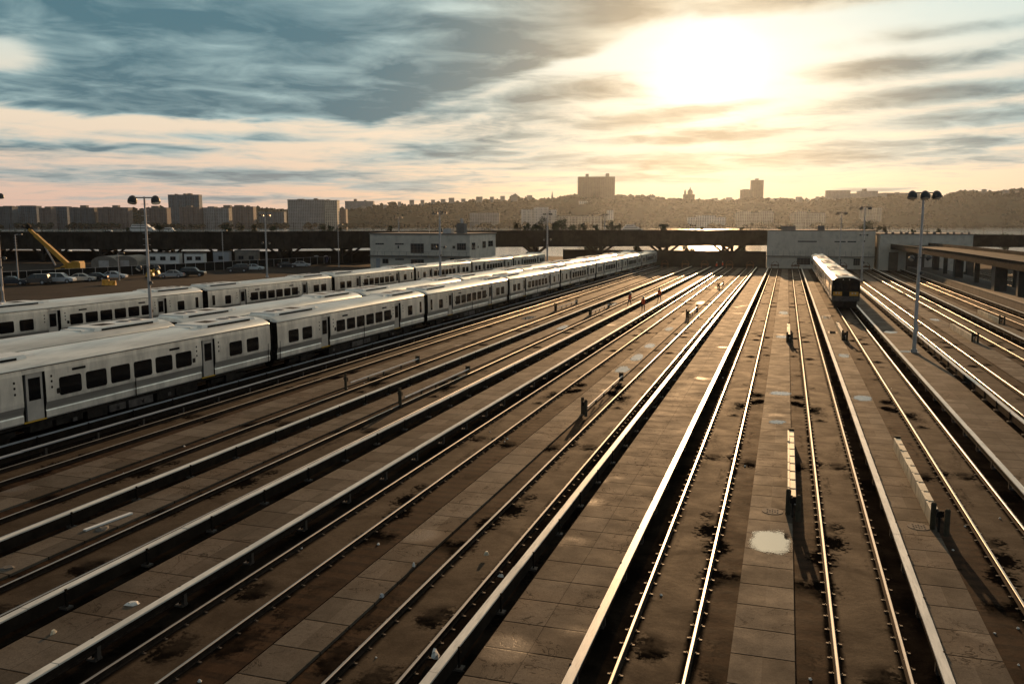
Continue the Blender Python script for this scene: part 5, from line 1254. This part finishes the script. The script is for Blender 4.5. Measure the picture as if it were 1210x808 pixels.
# ------------------------------------------------------------------ workers
def person(x, y, rz, lab, lean=0.0, stride=.16, arm=0.0):
    t = thing('person', lab, 'person', (x, y, gz(y) - .075), rz, 'yard workers in orange vests')
    V = [(0, 0, .95), (0, -.02, 1.18), (0, -.02 - lean * .5, 1.42), (0, -.03 - lean, 1.54), (0, -.05 - lean, 1.60), (0, -.07 - lean, 1.70),
         (.10, 0, .90), (.12, -stride * .5, .50), (.12, -stride, .09), (.13, -stride - .16, .05),
         (-.10, 0, .90), (-.12, stride * .4, .50), (-.12, stride, .09), (-.13, stride - .16, .05),
         (.19, -.02 - lean * .5, 1.40), (.24, .02 - lean * .5, 1.13), (.25, -.10 - arm - lean * .5, .92 + arm * .4), (.25, -.14 - arm - lean * .5, .84 + arm * .45),
         (-.19, -.02 - lean * .5, 1.40), (-.25, .04 - lean * .5, 1.13), (-.25, -.08 - lean * .5, .91), (-.25, -.11 - lean * .5, .83)]
    Ed = [(0, 1), (1, 2), (2, 3), (3, 4), (4, 5), (0, 6), (6, 7), (7, 8), (8, 9), (0, 10), (10, 11), (11, 12), (12, 13), (2, 14), (14, 15), (15, 16), (16, 17), (2, 18), (18, 19), (19, 20), (20, 21)]
    Rr = [.15, .15, .16, .06, .09, .105, .095, .065, .045, .04, .095, .065, .045, .04, .065, .045, .035, .038, .065, .045, .035, .038]
    me = bpy.data.meshes.new('person_body'); me.from_pydata(V, Ed, []); me.materials.append(M['trousers']); o = link('body', me, t)
    sk = o.modifiers.new('skin', 'SKIN'); sk.use_smooth_shade = True
    me.skin_vertices or me.attributes
    for i, q in enumerate(Rr): me.skin_vertices[0].data[i].radius = (q, q * (.75 if i < 3 else 1))
    me.skin_vertices[0].data[0].use_root = True
    o.modifiers.new('smooth', 'SUBSURF').levels = 1
    mb = lathe([(.17, .88), (.185, 1.0), (.19, 1.25), (.20, 1.40), (.13, 1.49), (.09, 1.51)], 12)
    mb.v = [(a * 1.08, b * .82 - .02 - lean * max(0, (c - .9)) * .8, c) for a, b, c in mb.v]; mb.build('vest', M['vest'], t, True)
    hy = -.065 - lean
    mb = lathe([(.112, 1.56), (.118, 1.64), (.11, 1.70), (.08, 1.75), (.01, 1.765)], 12); mb.v = [(a, b + hy, c) for a, b, c in mb.v]; mb.build('head', M['skin'], t, True)
    mb = lathe([(.16, 1.695), (.125, 1.70), (.12, 1.77), (.07, 1.82), (.005, 1.835)], 12); mb.v = [(a, b + hy, c) for a, b, c in mb.v]; mb.build('helmet', M['helmet'], t, True)
person(-18.6, 109.5, 1.0, 'worker in orange vest stooping beside the rails, leftmost of three', .16, .22)
person(-15.9, 103.3, .3, 'worker in orange vest facing the camera, nearest of three', .03, .12, .12)
person(-16.0, 118.0, -2.6, 'worker in orange vest walking away, farthest of three', .05, .25)
person(-15.7, 214.0, .5, 'distant worker in orange vest by the buffer stops, left of a pair', .03, .1)
person(-14.6, 219.0, -.6, 'distant worker in orange vest by the buffer stops, right of a pair', .03, .12)

# ------------------------------------------------------------------ litter and scraps
r = random.Random(77)
def scrap(x, y, w, l, h, mat, lab, rz, cat='litter', grp=None, name='litter'):
    mb = MB(); n = 9; vs = []
    for k, zz in enumerate((0, h * .6, h)):
        for i in range(n):
            a = 2 * math.pi * i / n; q = r.uniform(.65, 1.15) * (1 - .25 * k); vs.append((w * q * math.cos(a), l * q * math.sin(a), zz + r.uniform(-.2, .2) * h * (k > 0)))
    mb.add(vs, [(k * n + i, k * n + (i + 1) % n, (k + 1) * n + (i + 1) % n, (k + 1) * n + i) for k in range(2) for i in range(n)] + [tuple(range(2 * n, 3 * n))])
    o = mb.build(name, M[mat]); o.location = (x, y, gz(y) - .072 if grp is None else gz(y) - .15); o.rotation_euler = (TILT, 0, rz); tag(o, lab, cat, grp); return o
def ps(px, py, w, l, h, mat, lab, rz=0, cat='litter', name='litter'):
    x, y = on_ground(px, py, -.1); scrap(x, y, w, l, h, mat, lab, rz, cat, None, name)
ps(514, 776, .11, .24, .14, 'paper', 'crumpled white bag wedged against a cover board at the bottom of the picture', .4, 'bag', 'bag')
ps(451, 706, .07, .09, .08, 'shade_blue_grey', 'small blue scrap on the walkway near the bottom centre', 0)
ps(575, 656, .08, .10, .1, 'guard', 'rounded tan scrap lying in black oil between rails', 0)
ps(157, 714, .20, .16, .05, 'paper', 'flat grey white sheet on the kerb slab at lower left', .5)
ps(63, 749, .07, .13, .07, 'guard', 'tan crushed cup on the slabs at lower left', .2)
ps(592, 682, .10, .06, .07, 'paper', 'pale blue scrap tucked against a cover board', 0)
ps(489, 670, .05, .05, .12, 'paper', 'small white cup standing on the slabs left of centre', 0)
x, y = on_ground(130, 617, -.1); o = MB().box(-.07, .07, -1.0, .9, 0, .05).build('plank', M['white']); o.location = (x, y, gz(y) - .072); o.rotation_euler = (TILT, 0, -.12)
tag(o, 'broken pale plank lying along the slabs at left', 'plank')
ps(122, 625, .2, .3, .05, 'conc_dark', 'chipped concrete lump beside the broken pale plank', .3, 'rubble', 'rubble')
ps(10, 672, .25, .25, .04, 'conc_dark', 'pale broken slab corner at the left edge', .1, 'rubble', 'rubble')
for k in range(70):
    if k < 45: px, py = r.uniform(0, 1210), r.uniform(450, 805)
    else: px, py = r.uniform(250, 1200), r.uniform(370, 470)
    x, y = on_ground(px, py, -.15)
    if x < -31: continue
    q = r.uniform(.025, .06); scrap(x, y, q, q * r.uniform(.7, 1.6), q * .8, 'paper', 'tiny pale scrap of litter lying loose on the yard floor', r.uniform(0, 3), 'litter', 'tiny pale scraps of litter')

# ------------------------------------------------------------------ haze
hz = bpy.data.materials.new('haze'); hz.use_nodes = True; ht = hz.node_tree; ht.nodes.clear()
ho = ht.nodes.new('ShaderNodeOutputMaterial'); hv = ht.nodes.new('ShaderNodeVolumePrincipled')
hv.inputs['Color'].default_value = (0.78, 0.88, 1.0, 1); hv.inputs['Density'].default_value = 0.000023; hv.inputs['Anisotropy'].default_value = 0.78
ht.links.new(hv.outputs[0], ho.inputs['Volume'])
mb = MB(); mb.box(-2600, 2200, -80, 3300, -7.0, 185); o = mb.build('haze', hz); tag(o, 'thin warm evening haze over the yard and river', 'haze', kind='stuff')
